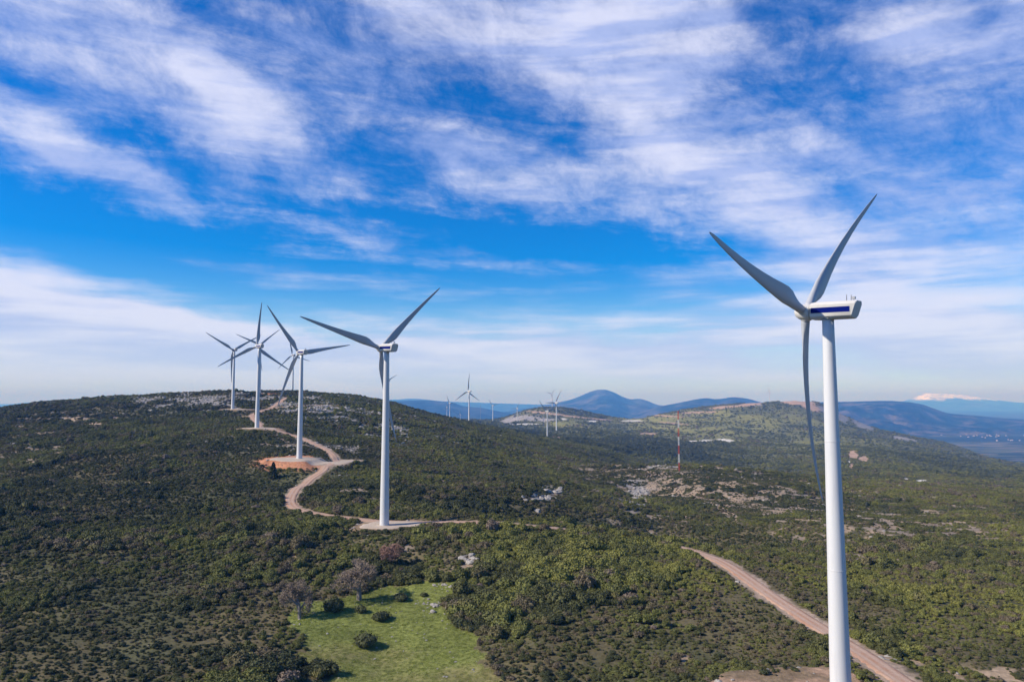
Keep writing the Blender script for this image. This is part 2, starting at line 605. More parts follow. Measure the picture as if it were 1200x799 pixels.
# ------------------------------------------------------------------ where the turbines stand
HUBH, OVER = 56.0, 3.4
TURB = [  # hub in the picture, hub distance, axis bearing, rotor phase, size, label
    (944, 366, 112.7, 46.4, 46.0, 1.0, "tall white wind turbine nearest the camera beside the right-hand dirt road"),
    (446, 408, 238.7, 45.0, 45.3, 1.0, "white wind turbine standing on the pale strip where the road bends, behind the meadow"),
    (350, 413, 394.0, 46.1, 10.7, 1.0, "white wind turbine on the raised pad with orange earth banks"),
    (301, 406, 511.0, 44.0, 88.9, 1.0, "white wind turbine with one blade straight up, beside the road climbing the left hill"),
    (273, 410, 700.0, 47.0, 31.1, 1.0, "leftmost white wind turbine on the rocky left hilltop"),
    (304, 404, 860.0, 46.0, 40.0, 1.0, "white wind turbine above the orange cutting, half hidden behind the straight-up blade"),
    (342.5, 416, 1120.0, 46.0, 105.0, 1.0, "thin white wind turbine on the hilltop skyline behind the raised pad's turbine"),
    (454, 446, 1650.0, 40.0, 28.0, 1.0, "white wind turbine behind the ridge, mostly hidden by a nearer turbine's tower"),
    (526.4, 472, 2560.0, 46.0, 118.0, 1.02, "small far white wind turbine, right one of the close pair before the blue mountain"),
    (523.2, 477, 3100.0, 46.0, 92.0, 0.92, "small far white wind turbine, left one of the close pair before the blue mountain"),
    (539, 485.5, 2900.0, 46.0, 100.0, 0.62, "tiniest white wind turbine low on the ridge between the close pair and the tall one"),
    (548.3, 458.5, 1290.0, 46.0, 90.0, 1.04, "tall far wind turbine on the ridge with one blade pointing straight up"),
    (576.8, 475, 2640.0, 46.0, 132.0, 1.02, "far white wind turbine alone on the low saddle left of the quarried hill"),
    (605.3, 478.6, 2800.0, 46.0, 62.0, 1.04, "far white wind turbine standing before the grey quarried hillside"),
    (639.8, 481.6, 1560.0, 46.0, 137.0, 1.07, "far white wind turbine by the short orange track in the dark wood"),
    (650.6, 472, 1900.0, 46.0, 60.0, 1.28, "far white wind turbine rising from dark trees below the domed hill"),
    (646.4, 461.5, 3300.0, 46.0, 48.0, 1.1, "far white wind turbine on the very top of the domed hill"),
    (900.8, 458, 3250.0, 46.0, 92.0, 0.94, "lone far white wind turbine on the bare orange summit at right"),
]
BASES = []
for (hx, hy, D, be, ph, sc, lab) in TURB:
    C = ray(hx, hy, D)
    b = rad(be)
    h = np.array([-math.cos(b), math.sin(b), 0.0])
    B = C - h * OVER * sc
    B[2] = C[2] - HUBH * sc
    BASES.append(B)
# the rocky spur beyond the front ridge, the hollow before it and folds on the right-hand slopes
for (x, D, dz, sx, sy) in [(655, 395, 7.5, 42, 36), (585, 345, 3.5, 26, 30), (690, 295, -4.5, 55, 26), (600, 290, -2.5, 35, 22), (800, 300, -4.0, 40, 30),
                           (870, 520, 6.0, 50, 60), (760, 520, -5.0, 30, 50), (1010, 430, -4.0, 40, 60), (1090, 560, 6.0, 60, 60), (1180, 360, 4.0, 40, 45), (960, 330, 3.0, 35, 30),
                           (150, 400, 4.0, 60, 50), (60, 300, 3.0, 40, 35), (220, 270, -3.0, 40, 35), (520, 560, 6.0, 45, 60), (440, 620, -6.0, 40, 50)]:
    cx = (x - 600) / 870.0 * D
    ZG += dz * np.exp(-((XG - cx) / sx)**2 - ((YG - D) / sy)**2)
# let the ground meet each tower foot
for B in BASES:
    dz = B[2] - float(H(B[0], B[1]))
    s = max(16.0, 0.035 * B[1])
    ZG += dz * np.exp(-((XG - B[0])**2 + (YG - B[1])**2) / (2 * s * s))
for B in BASES:
    dz = B[2] - float(H(B[0], B[1]))
    ZG += dz * np.exp(-((XG - B[0])**2 + (YG - B[1])**2) / (2 * 12.0**2))

# ground hollow below the raised pad, so that it stands on banks
for (x, y, dz, s) in [(330, 560, -3.2, 13), (352, 560, -3.0, 12), (305, 553, -2.0, 10)]:
    p = hit(x, y)
    ZG += dz * np.exp(-((XG - p[0])**2 + (YG - p[1])**2) / (2 * s * s))

BANKY = []
PADS = []   # centre, half sizes, level, bank width


def outline(a, seed):
    """uneven rim of a bulldozed pad"""
    return 1 + 0.10 * np.sin(2 * a + seed) + 0.07 * np.sin(3 * a + 2.1 * seed) + 0.04 * np.sin(7 * a + seed) + 0.025 * np.sin(13 * a)


def flatten(cx, cy, rx, ry, lev, bank):
    global ZG
    d = np.sqrt(((XG - cx) / rx)**2 + ((YG - cy) / ry)**2) / outline(np.arctan2((YG - cy) / ry, (XG - cx) / rx), cx)
    out = (d - 1) * min(rx, ry)
    w = 1 - sstep(0.0, bank, out)
    ZG = ZG * (1 - w) + lev * w


P3 = BASES[2]
for (B, ox, oy, rx, ry, up, bank) in [(BASES[0], -4, 3, 17, 8.0, 0.0, 3), (BASES[1], 2, 1, 11, 7, 0.0, 4),
                                      (P3, 1, -3, 17, 15, 0.0, 3.0), (BASES[3], 2, -2, 13, 9, 0.0, 7),
                                      (BASES[4], 5, -1, 12, 8, 0.0, 6), (BASES[5], 12, -2, 16, 14, -2.5, 3.0)]:
    c = (B[0] + ox, B[1] + oy)
    PADS.append((c[0], c[1], rx, ry, B[2] + up))
    BANKY.append(B is P3 or B is BASES[5])
    flatten(c[0], c[1], rx, ry, B[2] + up, bank)

# ------------------------------------------------------------------ roads
ROAD_PX = {
    'main': [(1100, 826), (1060, 799), (1016, 769), (972, 744), (934, 719), (903, 698), (880, 681), (860, 667), (835, 654), (810, 645.5), (785, 640.5),
             (745, 633), (700, 626), (650, 619), (600, 614), (540, 612), (490, 612.5), (450, 611.5), (400, 606), (370, 602.5), (350, 597), (340, 588), (345, 576), (362, 563), (382, 550),
             (391, 539), (384, 528), (362, 517), (338, 509), (316, 502), (304, 496.5), (297, 490), (298, 485), (310, 480), (330, 477), (360, 475.5), (395, 475), (412, 477)],
    'hilltop': [(318, 478), (326, 473), (331, 469), (337, 465.5)],
    'branch': [(299, 488), (288, 488), (276, 488.5)],
    'layby': [(384, 545), (396, 541), (412, 539)],
}


def path(pxs, step=3.0):
    P = np.array([hit(x, y)[:2] for x, y in pxs])
    s = np.concatenate([[0], np.cumsum(np.hypot(*np.diff(P, axis=0).T))])
    t = np.arange(0, s[-1], step)
    Q = np.stack([pchip(s, P[:, 0], t), pchip(s, P[:, 1], t)], 1)
    for _ in range(6):
        Q[1:-1] = (Q[:-2] + 2 * Q[1:-1] + Q[2:]) / 4
    return Q


ROADS = {}
for k, pxs in ROAD_PX.items():
    ROADS[k] = path(pxs)
ROADW = {'main': 2.3, 'hilltop': 2.4, 'branch': 2.6, 'layby': 7.0}
RDIST = np.full(ZG.shape, 999.0)     # distance to the road's edge
near = (DD < 1150)
nrow = int(near.sum())
xs, ys = XG[:nrow].ravel(), YG[:nrow].ravel()
for k, Q in ROADS.items():
    zq = H(Q[:, 0], Q[:, 1])
    for _ in range(12):
        zq[1:-1] = (zq[:-2] + 2 * zq[1:-1] + zq[2:]) / 4
    best = np.full(xs.shape, 1e9); bz = np.zeros(xs.shape)
    for i in range(len(Q)):
        d2 = (xs - Q[i, 0])**2 + (ys - Q[i, 1])**2
        m = d2 < best
        best[m] = d2[m]; bz[m] = zq[i]
    d = np.sqrt(best).reshape(nrow, NC) - ROADW[k]
    w = 1 - sstep(0.6, 4.5, d)
    ZG[:nrow] = ZG[:nrow] * (1 - w) + bz.reshape(nrow, NC) * w
    RDIST[:nrow] = np.minimum(RDIST[:nrow], d)

PXG, PYG = project(XG, YG, ZG)
PDIST = np.full(ZG.shape, 999.0)     # distance to a pad's edge
BDIST = np.full(ZG.shape, 999.0)     # the same for pads cut into red earth
for (cx, cy, rx, ry, lev), bk in zip(PADS, BANKY):
    d = (np.sqrt(((XG - cx) / rx)**2 + ((YG - cy) / ry)**2) / outline(np.arctan2((YG - cy) / ry, (XG - cx) / rx), cx) - 1) * min(rx, ry)
    PDIST = np.minimum(PDIST, d)
    if bk: BDIST = np.minimum(BDIST, d)

# ------------------------------------------------------------------ what grows where (maps over the same grid)
n40 = fbm(XG / 40, YG / 40, 4, 31)
n12 = fbm(XG / 13, YG / 13, 4, 41)
n5 = fbm(XG / 5, YG / 5, 3, 51)
n200 = fbm(XG / 220, YG / 220, 4, 61)


def spot(x, y, rx, ry, ang=0.0, span=0.22):
    """soft patch of ground seen round a picture position, at that ground's own distance"""
    p = hit(x, y)
    c, s = math.cos(rad(ang)), math.sin(rad(ang))
    dx, dy = PXG - x, PYG - y
    q = ((dx * c + dy * s) / rx)**2 + ((-dx * s + dy * c) / ry)**2
    g = np.exp(-q)
    return g * (np.abs(np.log(YG / p[1])) < span)


# meadow (a polygon on the ground)
MEADOW_PX = [(395, 800), (345, 770), (352, 740), (338, 722), (352, 706), (395, 702), (440, 690), (485, 684), (528, 681), (536, 690), (515, 704), (528, 726), (556, 740), (562, 770), (585, 790), (600, 812), (400, 830)]
MP = np.array([hit(x, y)[:2] for x, y in MEADOW_PX])


def inside(P, x, y):
    r = np.zeros(x.shape, bool)
    for i in range(len(P)):
        (x1, y1), (x2, y2) = P[i], P[i - 1]
        c = ((y1 > y) != (y2 > y)) & (x < (x2 - x1) * (y - y1) / (y2 - y1 + 1e-9) + x1)
        r ^= c
    return r


wob = (n5 - 0.5) * 5
meadow = inside(MP, XG + wob, YG + wob).astype(float)
BARE_BIG = [  # bare stony earth: picture position, half sizes, tilt, strength
    (830, 565, 120, 26, 4, 0.20), (900, 592, 130, 22, 8, 0.20), (1075, 620, 130, 34, 8, 0.21), (760, 590, 40, 34, 0, 0.14), (1020, 640, 60, 10, 5, 0.18),
    (90, 492, 60, 7, 0, 0.24), (45, 530, 45, 12, 0, 0.14), (60, 505, 60, 12, 0, 0.14), (330, 520, 60, 10, 0, 0.14), (420, 580, 50, 20, 0, 0.10), (830, 560, 200, 12, 0, 0.03),
    (560, 665, 30, 12, -35, 0.20), (515, 700, 22, 18, 0, 0.20), (1040, 770, 40, 12, 20, 0.20), (790, 770, 16, 8, 0, 0.15), (470, 643, 10, 5, 0, 0.3), (325, 655, 20, 6, 0, 0.2),
    (1190, 790, 40, 20, 0, 0.18), (520, 575, 60, 20, 0, 0.08), (610, 640, 40, 10, 0, 0.08),
]
bare_bias = np.zeros(ZG.shape)
for b in BARE_BIG:
    bare_bias += spot(*b[:5], span=0.5) * b[5]
stretch = fbm((XG * 0.9 + YG * 0.25) / 16, (YG - XG * 0.2) / 9, 4, 71)
bare = sstep(0.60, 0.65, stretch * 0.34 + n5 * 0.48 + n12 * 0.18 + bare_bias * 0.42) * (YG < 1300) * np.clip(bare_bias * 14, 0, 1)
SPOTS = [(262, 0, 0, 0)]
BARE_SPOT = [(90, 491, 26, 2.4, 0), (112, 496, 14, 1.8, 0), (35, 540, 10, 2.5, 0), (20, 521, 14, 2, 0), (48, 508, 10, 2, 0), (166, 508, 3, 2, 0), (174, 566, 7, 1.8, 0), (206, 537, 6, 1.6, 0),
             (860, 582, 18, 7, 20), (850, 600, 20, 5, 25), (795, 575, 8, 6, 0), (990, 618, 14, 4, 10), (1045, 615, 20, 4, 20), (1150, 640, 10, 5, 30), (1090, 600, 14, 3, 10), (1012, 655, 12, 3, 0),
             (925, 640, 10, 3, 10), (700, 574, 8, 2, 0), (742, 572, 5, 9, -20), (770, 555, 16, 3, 0), (803, 772, 9, 5, 0), (505, 698, 9, 4, -20), (525, 685, 14, 3, -8), (548, 655, 10, 4, -30),
             (1120, 793, 16, 4, 25), (1005, 765, 22, 4, 25), (668, 620, 10, 1.5, 0)]
for b in BARE_SPOT:
    bare = np.maximum(bare, sstep(0.25, 0.6, spot(*b) + (n5 - 0.5) * 0.5))
for (x, y, rx, ry) in [(632, 584, 16, 4), (650, 578, 8, 5), (552, 656, 10, 6), (509, 710, 9, 6), (745, 578, 8, 14), (717, 697, 4, 2.5), (562, 602, 3, 2), (628, 600, 3, 2), (1040, 771, 12, 4)]:
    bare = np.maximum(bare, sstep(0.45, 0.65, spot(x, y, rx, ry) + (n5 - 0.5) * 0.5))
bare *= (1 - meadow)
rocky = np.zeros(ZG.shape)
for b in [(255, 470, 90, 10, 0, 0.9), (380, 480, 70, 16, 10, 0.85), (440, 500, 70, 18, 10, 0.6), (330, 468, 60, 6, 0, 0.9), (205, 470, 60, 10, 0, 0.6), (420, 520, 80, 14, 0, 0.3), (745, 578, 14, 16, -25, 0.9), (640, 580, 26, 10, 0, 0.5),
          (270, 520, 30, 12, 0, 0.35), (350, 525, 40, 10, 0, 0.35), (140, 466, 70, 5, 0, 0.5), (780, 547, 30, 2, 0, 0.5), (500, 510, 50, 10, 10, 0.3)]:
    rocky = np.maximum(rocky, spot(*b[:5], span=0.6) * b[5])
rock = sstep(0.55, 0.72, n12 * 0.75 + n5 * 0.25 + rocky * 0.27 - 0.06) * np.clip(rocky * 2.5, 0, 1) * (1 - meadow)


# scrub tint by region, with the spur slope's shade painted in as darker leaves
TINTMAP = np.zeros(ZG.shape)
for (x, y, rx, ry, ang, v) in [(620, 590, 90, 18, 4, -0.26), (740, 615, 50, 14, 10, -0.20), (860, 622, 70, 14, 10, -0.20), (700, 655, 120, 28, 8, 0.20), (900, 740, 120, 40, 25, 0.10), (1120, 690, 120, 60, 0, 0.12),
                               (820, 570, 110, 20, 4, -0.14), (960, 600, 90, 20, 5, -0.10), (1100, 580, 130, 20, 0, 0.16), (500, 640, 120, 20, 0, 0.08), (150, 545, 140, 22, 0, 0.10), (80, 640, 130, 40, 0, -0.05), (150, 760, 200, 40, 0, -0.06), (560, 530, 90, 18, 12, 0.12),
                               (470, 555, 80, 16, 8, 0.10), (640, 540, 60, 10, 0, 0.12), (1020, 690, 80, 20, 0, 0.10), (560, 760, 60, 40, 0, -0.10), (640, 760, 100, 40, 0, -0.06), (330, 660, 80, 20, 0, -0.06)]:
    TINTMAP += spot(x, y, rx, ry, ang, span=0.6) * v


def lerp(C, c, w):
    return C * (1 - w[..., None]) + np.array(c) * w[..., None]


# ground colours
GC = np.zeros(ZG.shape + (3,)) + np.array((0.125, 0.105, 0.055))
GC = lerp(GC, (0.085, 0.085, 0.042), sstep(0.4, 0.6, n40))
farw = sstep(900, 1700, YG)
GC = lerp(GC, (0.085, 0.088, 0.040), farw)
GC = lerp(GC, (0.125, 0.120, 0.050), farw * sstep(0.45, 0.65, n200))
GC = lerp(GC, (0.36, 0.265, 0.175), bare)
GC = lerp(GC, (0.25, 0.20, 0.15), bare * sstep(0.4, 0.7, n12))
GC = lerp(GC, (0.29, 0.265, 0.24), rock)
# far hills: light green slopes with their sunlit tone painted in, woods, scars
lgt = np.zeros(ZG.shape)
for b in [(770, 492, 60, 7, 0, 0.9), (850, 487, 70, 9, 0, 0.8), (660, 496, 30, 5, 0, 0.9), (690, 500, 40, 6, 0, 0.5), (850, 503, 90, 12, 0, 0.75), (905, 495, 80, 14, 0, 0.7), (780, 500, 70, 8, 0, 0.7), (940, 515, 90, 14, 0, 0.5), (1000, 520, 60, 12, 0, 0.4), (1110, 575, 120, 20, 0, 0.25)]:
    lgt = np.maximum(lgt, spot(*b[:5], span=0.5) * b[5])
lgt *= sstep(0.3, 0.6, fbm(XG / 90, YG / 90, 4, 81) + 0.12)
GC = lerp(GC, (0.23, 0.215, 0.065), np.clip(lgt * 1.5, 0, 1))
scar = np.zeros(ZG.shape); white = np.zeros(ZG.shape); quarry = np.zeros(ZG.shape)
for b in [(905, 470, 26, 2.2, 0), (935, 471.5, 26, 3.6, 4), (950, 477, 14, 4.2, 20), (975, 484, 10, 2.5, 25), (880, 473.5, 20, 2.0, -8), (850, 477, 22, 1.5, -5), (820, 483, 26, 1.1, -2), (775, 487, 30, 1.0, 3), (790, 496, 20, 0.9, 5),
          (640, 484, 26, 1.3, 6), (672, 488, 16, 1.1, 6), (700, 491, 20, 1.0, 4), (1000, 533, 7, 6, 20), (1012, 538, 7, 4, 0), (998, 546, 3, 4, 0), (648, 512, 5, 1.2, 25), (655, 514, 4, 2.2, 45), (760, 508, 14, 1, 0)]:
    scar = np.maximum(scar, sstep(0.3, 0.6, spot(*b, span=0.3)))
for b in [(828, 516.5, 12, 1.5, 0), (850, 516, 12, 1.8, 5), (812, 517, 8, 1.0, 0), (1062, 561, 5, 1, 0), (1080, 563, 9, 1.2, 0), (616, 497, 20, 0.9, 0), (695, 493.5, 8, 0.9, 0), (660, 491, 5, 1, 0), (995, 541, 5, 1, 0), (740, 493, 14, 1, 0)]:
    white = np.maximum(white, sstep(0.3, 0.6, spot(*b, span=0.3)))
for b in [(600, 492, 18, 4.5, -12), (622, 490, 14, 5, 0), (640, 492, 14, 3, 0), (985, 487, 14, 8, 30), (1010, 497, 18, 6, 25), (965, 480, 10, 5, 20), (880, 474, 16, 2.2, 0), (1060, 514, 20, 2.5, 10)]:
    quarry = np.maximum(quarry, spot(*b, span=0.35))
quarry = sstep(0.35, 0.75, quarry * (0.4 + 1.2 * fbm(XG / 30, YG / 30, 4, 91)))
GC = lerp(GC, (0.30, 0.27, 0.25), quarry)
GC = lerp(GC, (0.42, 0.28, 0.19), scar)
GC = lerp(GC, (0.62, 0.58, 0.52), white)
# meadow grass: fresh green, worn brown towards the near end
mg = np.array((0.195, 0.215, 0.056)) * (0.75 + 0.5 * n12[..., None])
mb = np.array((0.215, 0.175, 0.085))
wb = sstep(0.45, 0.75, n12 * 0.6 + n40 * 0.3 + sstep(165, 140, YG) * 0.22)[..., None] * 0.75
GC = GC * (1 - meadow[..., None]) + (mg * (1 - wb) + mb * wb) * meadow[..., None]
# orange earth banks round the pads, spoil along the road
bank = sstep(9.0, 4.0, BDIST + (n5 - 0.5) * 5)
GC = lerp(GC, (0.43, 0.20, 0.11), bank * sstep(0.2, 0.5, n5 + 0.15))
GC = lerp(GC, (0.38, 0.25, 0.165), sstep(4.5, 1.0, PDIST + (n5 - 0.5) * 9) * (BDIST > 8) * (0.45 + 0.55 * sstep(0.4, 0.6, n5)))
GC = lerp(GC, (0.36, 0.27, 0.20), sstep(1.5, 0.2, RDIST + (n5 - 0.5) * 3.5))
p6 = BASES[5]
cut = np.exp(-(((XG - p6[0] - 14) / 14)**2 + ((YG - p6[1] + 16) / 9)**2))
GC = lerp(GC, (0.36, 0.17, 0.09), sstep(0.3, 0.6, cut))

terrain = np_mesh("hillside_terrain", np.stack([XG, YG, ZG], -1).reshape(-1, 3), grid_quads(NR, NC), M_TERR)
color_attr(terrain, GC.reshape(-1, 3))
tag(terrain, "rolling scrubby hills with bare stony patches and a green hollow", kind="structure")


def ribbon(name, Q, half, lift, mat, rough_edge=0.7):
    n = len(Q)
    T = np.gradient(Q, axis=0); T /= np.linalg.norm(T, axis=1)[:, None] + 1e-9
    Nn = np.stack([-T[:, 1], T[:, 0]], 1)
    K = 9
    V = np.zeros((n, K, 3)); UV = np.zeros((n, K, 2))
    for j in range(K):
        f = (j / (K - 1) - 0.5) * 2
        w = half * f
        if j in (0, K - 1):
            w = w + np.sign(f) * (fbm(Q[:, 0] / 4, Q[:, 1] / 4, 2, 5 + j) - 0.5) * rough_edge * half
        XY = Q + Nn * np.broadcast_to(np.asarray(w), (n,))[:, None]
        z = H(XY[:, 0], XY[:, 1]) + lift
        if j in (0, K - 1): z = z - lift - 0.25
        V[:, j, :2] = XY; V[:, j, 2] = z
        UV[:, j] = np.stack([np.full(n, j / (K - 1)), np.arange(n) * 3.0 / 6], 1)
    o = np_mesh(name, V.reshape(-1, 3), grid_quads(n, K), mat)
    ul = o.data.uv_layers.new(name="UVMap")
    vi = np.zeros(len(o.data.loops), np.int32); o.data.loops.foreach_get("vertex_index", vi)
    ul.data.foreach_set("uv", UV.reshape(-1, 2)[vi].astype(np.float32).ravel())
    return o


ROADLAB = {'main': "orange dirt road winding from the near turbine up to the hilltop", 'hilltop': "short dirt track climbing to the skyline turbine",
           'branch': "dirt spur leading to the leftmost hill turbine", 'layby': "wide pale turning area beside the road bend"}
for k, Q in ROADS.items():
    o = ribbon("dirt_road", Q, ROADW[k], 0.14, M_ROAD if k != 'layby' else M_PAD)
    tag(o, ROADLAB[k], kind="structure")
PADLAB = ["pale gravel pad at the foot of the near turbine", "pale gravel strip round the second turbine's foot", "raised gravel pad with orange banks", "gravel pad beside the climbing road",
          "gravel pad at the leftmost turbine", "cut pad on the hilltop"]
for (cx, cy, rx, ry, lev), lab in list(zip(PADS, PADLAB))[1:]:
    NRG, NS = 10, 48
    V = [(cx, cy, float(H(cx, cy)) + 0.22)]
    for i in range(1, NRG + 1):
        for j in range(NS):
            a = 2 * math.pi * j / NS
            k = i / NRG * float(outline(a, cx)) * 0.98
            x, y = cx + rx * k * math.cos(a), cy + ry * k * math.sin(a)
            V.append((x, y, float(H(x, y)) + (0.20 if i < NRG else -0.3)))
    Fc = [(0, 1 + j, 1 + (j + 1) % NS) for j in range(NS)]
    for i in range(NRG - 1):
        for j in range(NS):
            a, b = 1 + i * NS + j, 1 + i * NS + (j + 1) % NS
            Fc.append((a, a + NS, b + NS, b))
    tag(mesh_obj("gravel_pad", V, Fc, M_PAD, smooth=True), lab, kind="structure")

# ------------------------------------------------------------------ the plain and the far mountains
PLAINZ = -332.0


def build_plain():
    m, N, b = principled("farmland_plain", (0.08, 0.09, 0.04), 0.95, 0.05)
    g = N.n('ShaderNodeNewGeometry')
    p = g.outputs['Position']
    vo = N.n('ShaderNodeTexVoronoi', feature='F1')
    N.lk(N.mapping(p, rot=0.4, scale=(1 / 900, 1 / 420, 1)), vo.inputs['Vector'])
    sx = N.n('ShaderNodeSeparateXYZ'); N.lk(vo.outputs['Color'], sx.inputs[0])
    n = N.noise(p, 0.0007, 5, 0.6)
    c = N.mix(N.ss(sx.outputs[0], 0.3, 0.7), (0.030, 0.038, 0.022), (0.105, 0.105, 0.05))
    c = N.mix(N.ss(sx.outputs[1], 0.70, 0.85), c, (0.17, 0.13, 0.09))
    c = N.mix(N.ss(n, 0.40, 0.60), c, (0.028, 0.034, 0.024))
    N.lk(c, b.inputs['Base Color'])
    R = 46000.0
    rs = [0, 1500, 3000, 5000, 8000, 12000, 20000, 32000, R]
    NS = 96
    V = [(0, 0, PLAINZ)]; Fc = []
    for r in rs[1:]:
        for j in range(NS):
            a = 2 * math.pi * j / NS
            V.append((r * math.cos(a), r * math.sin(a), PLAINZ))
    Fc = [(0, 1 + j, 1 + (j + 1) % NS) for j in range(NS)]
    for i in range(len(rs) - 2):
        for j in range(NS):
            a, b2 = 1 + i * NS + j, 1 + i * NS + (j + 1) % NS
            Fc.append((a, a + NS, b2 + NS, b2))
    tag(mesh_obj("plain_ground", V, Fc, m), "flat farmland plain beyond the hills", kind="structure")


build_plain()


def mountain(name, label, knots, Dc, front, back, seed, col1, col2, rough=1.0, snow=None, step=2.0, spur=0.35):
    xk = [k[0] for k in knots]
    xs_ = np.arange(xk[0], xk[-1] + 0.1, step)
    zc = y2z(pchip(xk, [k[1] for k in knots], xs_), Dc)
    t = np.concatenate([np.linspace(-1, 0, 60), np.linspace(0, 1, 20)[1:]])
    D = np.where(t < 0, Dc + t * front, Dc + t * back)
    X = (xs_[None, :] - 600) / 870.0 * D[:, None]
    Y = np.repeat(D[:, None], len(xs_), 1)
    T = np.repeat(t[:, None], len(xs_), 1)
    hgt = zc[None, :] - PLAINZ + 25
    prof = np.where(T < 0, (1 - np.abs(T))**1.15, (1 - np.abs(T))**1.3)
    L = max(900.0, 0.35 * (front))
    r = ridged(X / L, Y / L, 6, seed, 0.52)
    env = 4 * prof * (1 - prof) ** 1.35 * spur * 1.5 + prof * 0.045 * rough
    Z = PLAINZ - 25 + hgt * (prof + (r - 0.62) * env * 1.6)
    C = np.zeros(Z.shape + (3,)) + np.array(col1)
    f = sstep(0.45, 0.65, fbm(X / (L * 0.22), Y / (L * 0.22), 6, seed + 7, 0.62))
    C = lerp(C, col2, f * 0.8)
    if snow is not None:
        sl = Z + (fbm(X / 700, Y / 700, 5, seed + 3) - 0.5) * 260
        C = lerp(C, (0.85, 0.85, 0.87), sstep(snow - 40, snow + 60, sl))
    o = np_mesh(name, np.stack([X, Y, Z], -1).reshape(-1, 3), grid_quads(len(t), len(xs_)), M_MOUNT)
    color_attr(o, C.reshape(-1, 3))
    tag(o, label, kind="structure")
    return o


FOR1, FOR2 = (0.012, 0.020, 0.018), (0.045, 0.042, 0.036)
mountain("mountain_range", "pale blue mountains far off at the left edge", [(-420, 470), (-200, 471), (-60, 473), (10, 473.5), (35, 471.5), (60, 474), (140, 476)], 30000, 7000, 7000, 3, FOR1, FOR2)
mountain("mountain_range", "pale far mountain line behind the left hill", [(300, 468), (370, 465), (395, 463), (412, 464.5), (430, 466), (462, 468), (480, 467), (520, 470), (600, 473), (680, 475), (760, 477)], 24000, 6000, 6000, 5, FOR1, FOR2)
mountain("mountain_range", "long blue mountain behind the close pair of turbines", [(380, 478), (420, 473), (450, 471.5), (470, 470), (500, 469), (515, 470.3), (532, 472.3), (543, 476), (560, 477.5), (590, 483), (640, 491)], 11500, 3500, 2500, 9, FOR1, FOR2)
mountain("mountain_range", "blue peak with a flat rocky summit above the domed hill", [(540, 492), (600, 481), (640, 474), (655, 471), (668, 468.5), (678, 464.8), (687, 461), (696, 457.6), (702, 456), (709, 456), (715, 457.6), (722, 460.6), (729, 464.3), (740, 467.6), (749, 467.3), (758, 469.4), (770, 474), (800, 478), (860, 486), (920, 494)], 14500, 5500, 3500, 13, FOR1, (0.085, 0.072, 0.062))
mountain("mountain_range", "blue double ridge left of the bare orange summit", [(740, 486), (770, 477), (795, 472), (812, 469), (828, 466.5), (838, 467.5), (860, 464.8), (872, 466), (890, 470.5), (915, 477), (950, 484), (990, 492)], 11000, 3200, 2500, 17, FOR1, (0.07, 0.06, 0.05))
mountain("mountain_range", "broad blue ridge with reddish clearings right of the near turbine", [(880, 482), (930, 474), (965, 471.5), (1000, 470.5), (1035, 469.8), (1062, 470.5), (1080, 473.5), (1095, 479), (1112, 484.5), (1128, 486), (1145, 487), (1165, 489), (1200, 491.5), (1300, 495), (1450, 497), (1620, 499)], 9800, 3000, 3000, 23, FOR1, (0.105, 0.075, 0.060), spur=0.45)
mountain("mountain_range", "pale distant mountain with a snow covered top", [(960, 478), (1010, 475), (1045, 472), (1065, 468), (1078, 463.5), (1090, 460.5), (1105, 461), (1120, 461.5), (1135, 463.5), (1160, 467), (1190, 471), (1230, 474), (1300, 477), (1500, 479)], 34000, 8000, 8000, 29, (0.04, 0.05, 0.05), (0.08, 0.08, 0.075), rough=1.6, snow=60)
mountain("mountain_range", "low blue skyline notch right of the far summit", [(950, 478), (985, 473), (1005, 470.5), (1020, 472.5), (1060, 476)], 26000, 5000, 5000, 33, FOR1, FOR2)

# ------------------------------------------------------------------ wind turbines
HUBR = 1.25


def lathe(prof, ns, axis='Z'):
    V, Fc = [], []
    for (r, z) in prof:
        for j in range(ns):
            a = 2 * math.pi * j / ns
            V.append((r * math.cos(a), r * math.sin(a), z) if axis == 'Z' else (r * math.cos(a), z, r * math.sin(a)))
    for i in range(len(prof) - 1):
        for j in range(ns):
            a, b = i * ns + j, i * ns + (j + 1) % ns
            Fc.append((a, b, b + ns, a + ns) if axis == 'Z' else (a, a + ns, b + ns, b))
    Fc.append(tuple(range(ns))[::-1] if axis == 'Z' else tuple(range(ns)))
    e = (len(prof) - 1) * ns
    Fc.append(tuple(e + j for j in range(ns)) if axis == 'Z' else tuple(e + j for j in range(ns))[::-1])
    return V, Fc


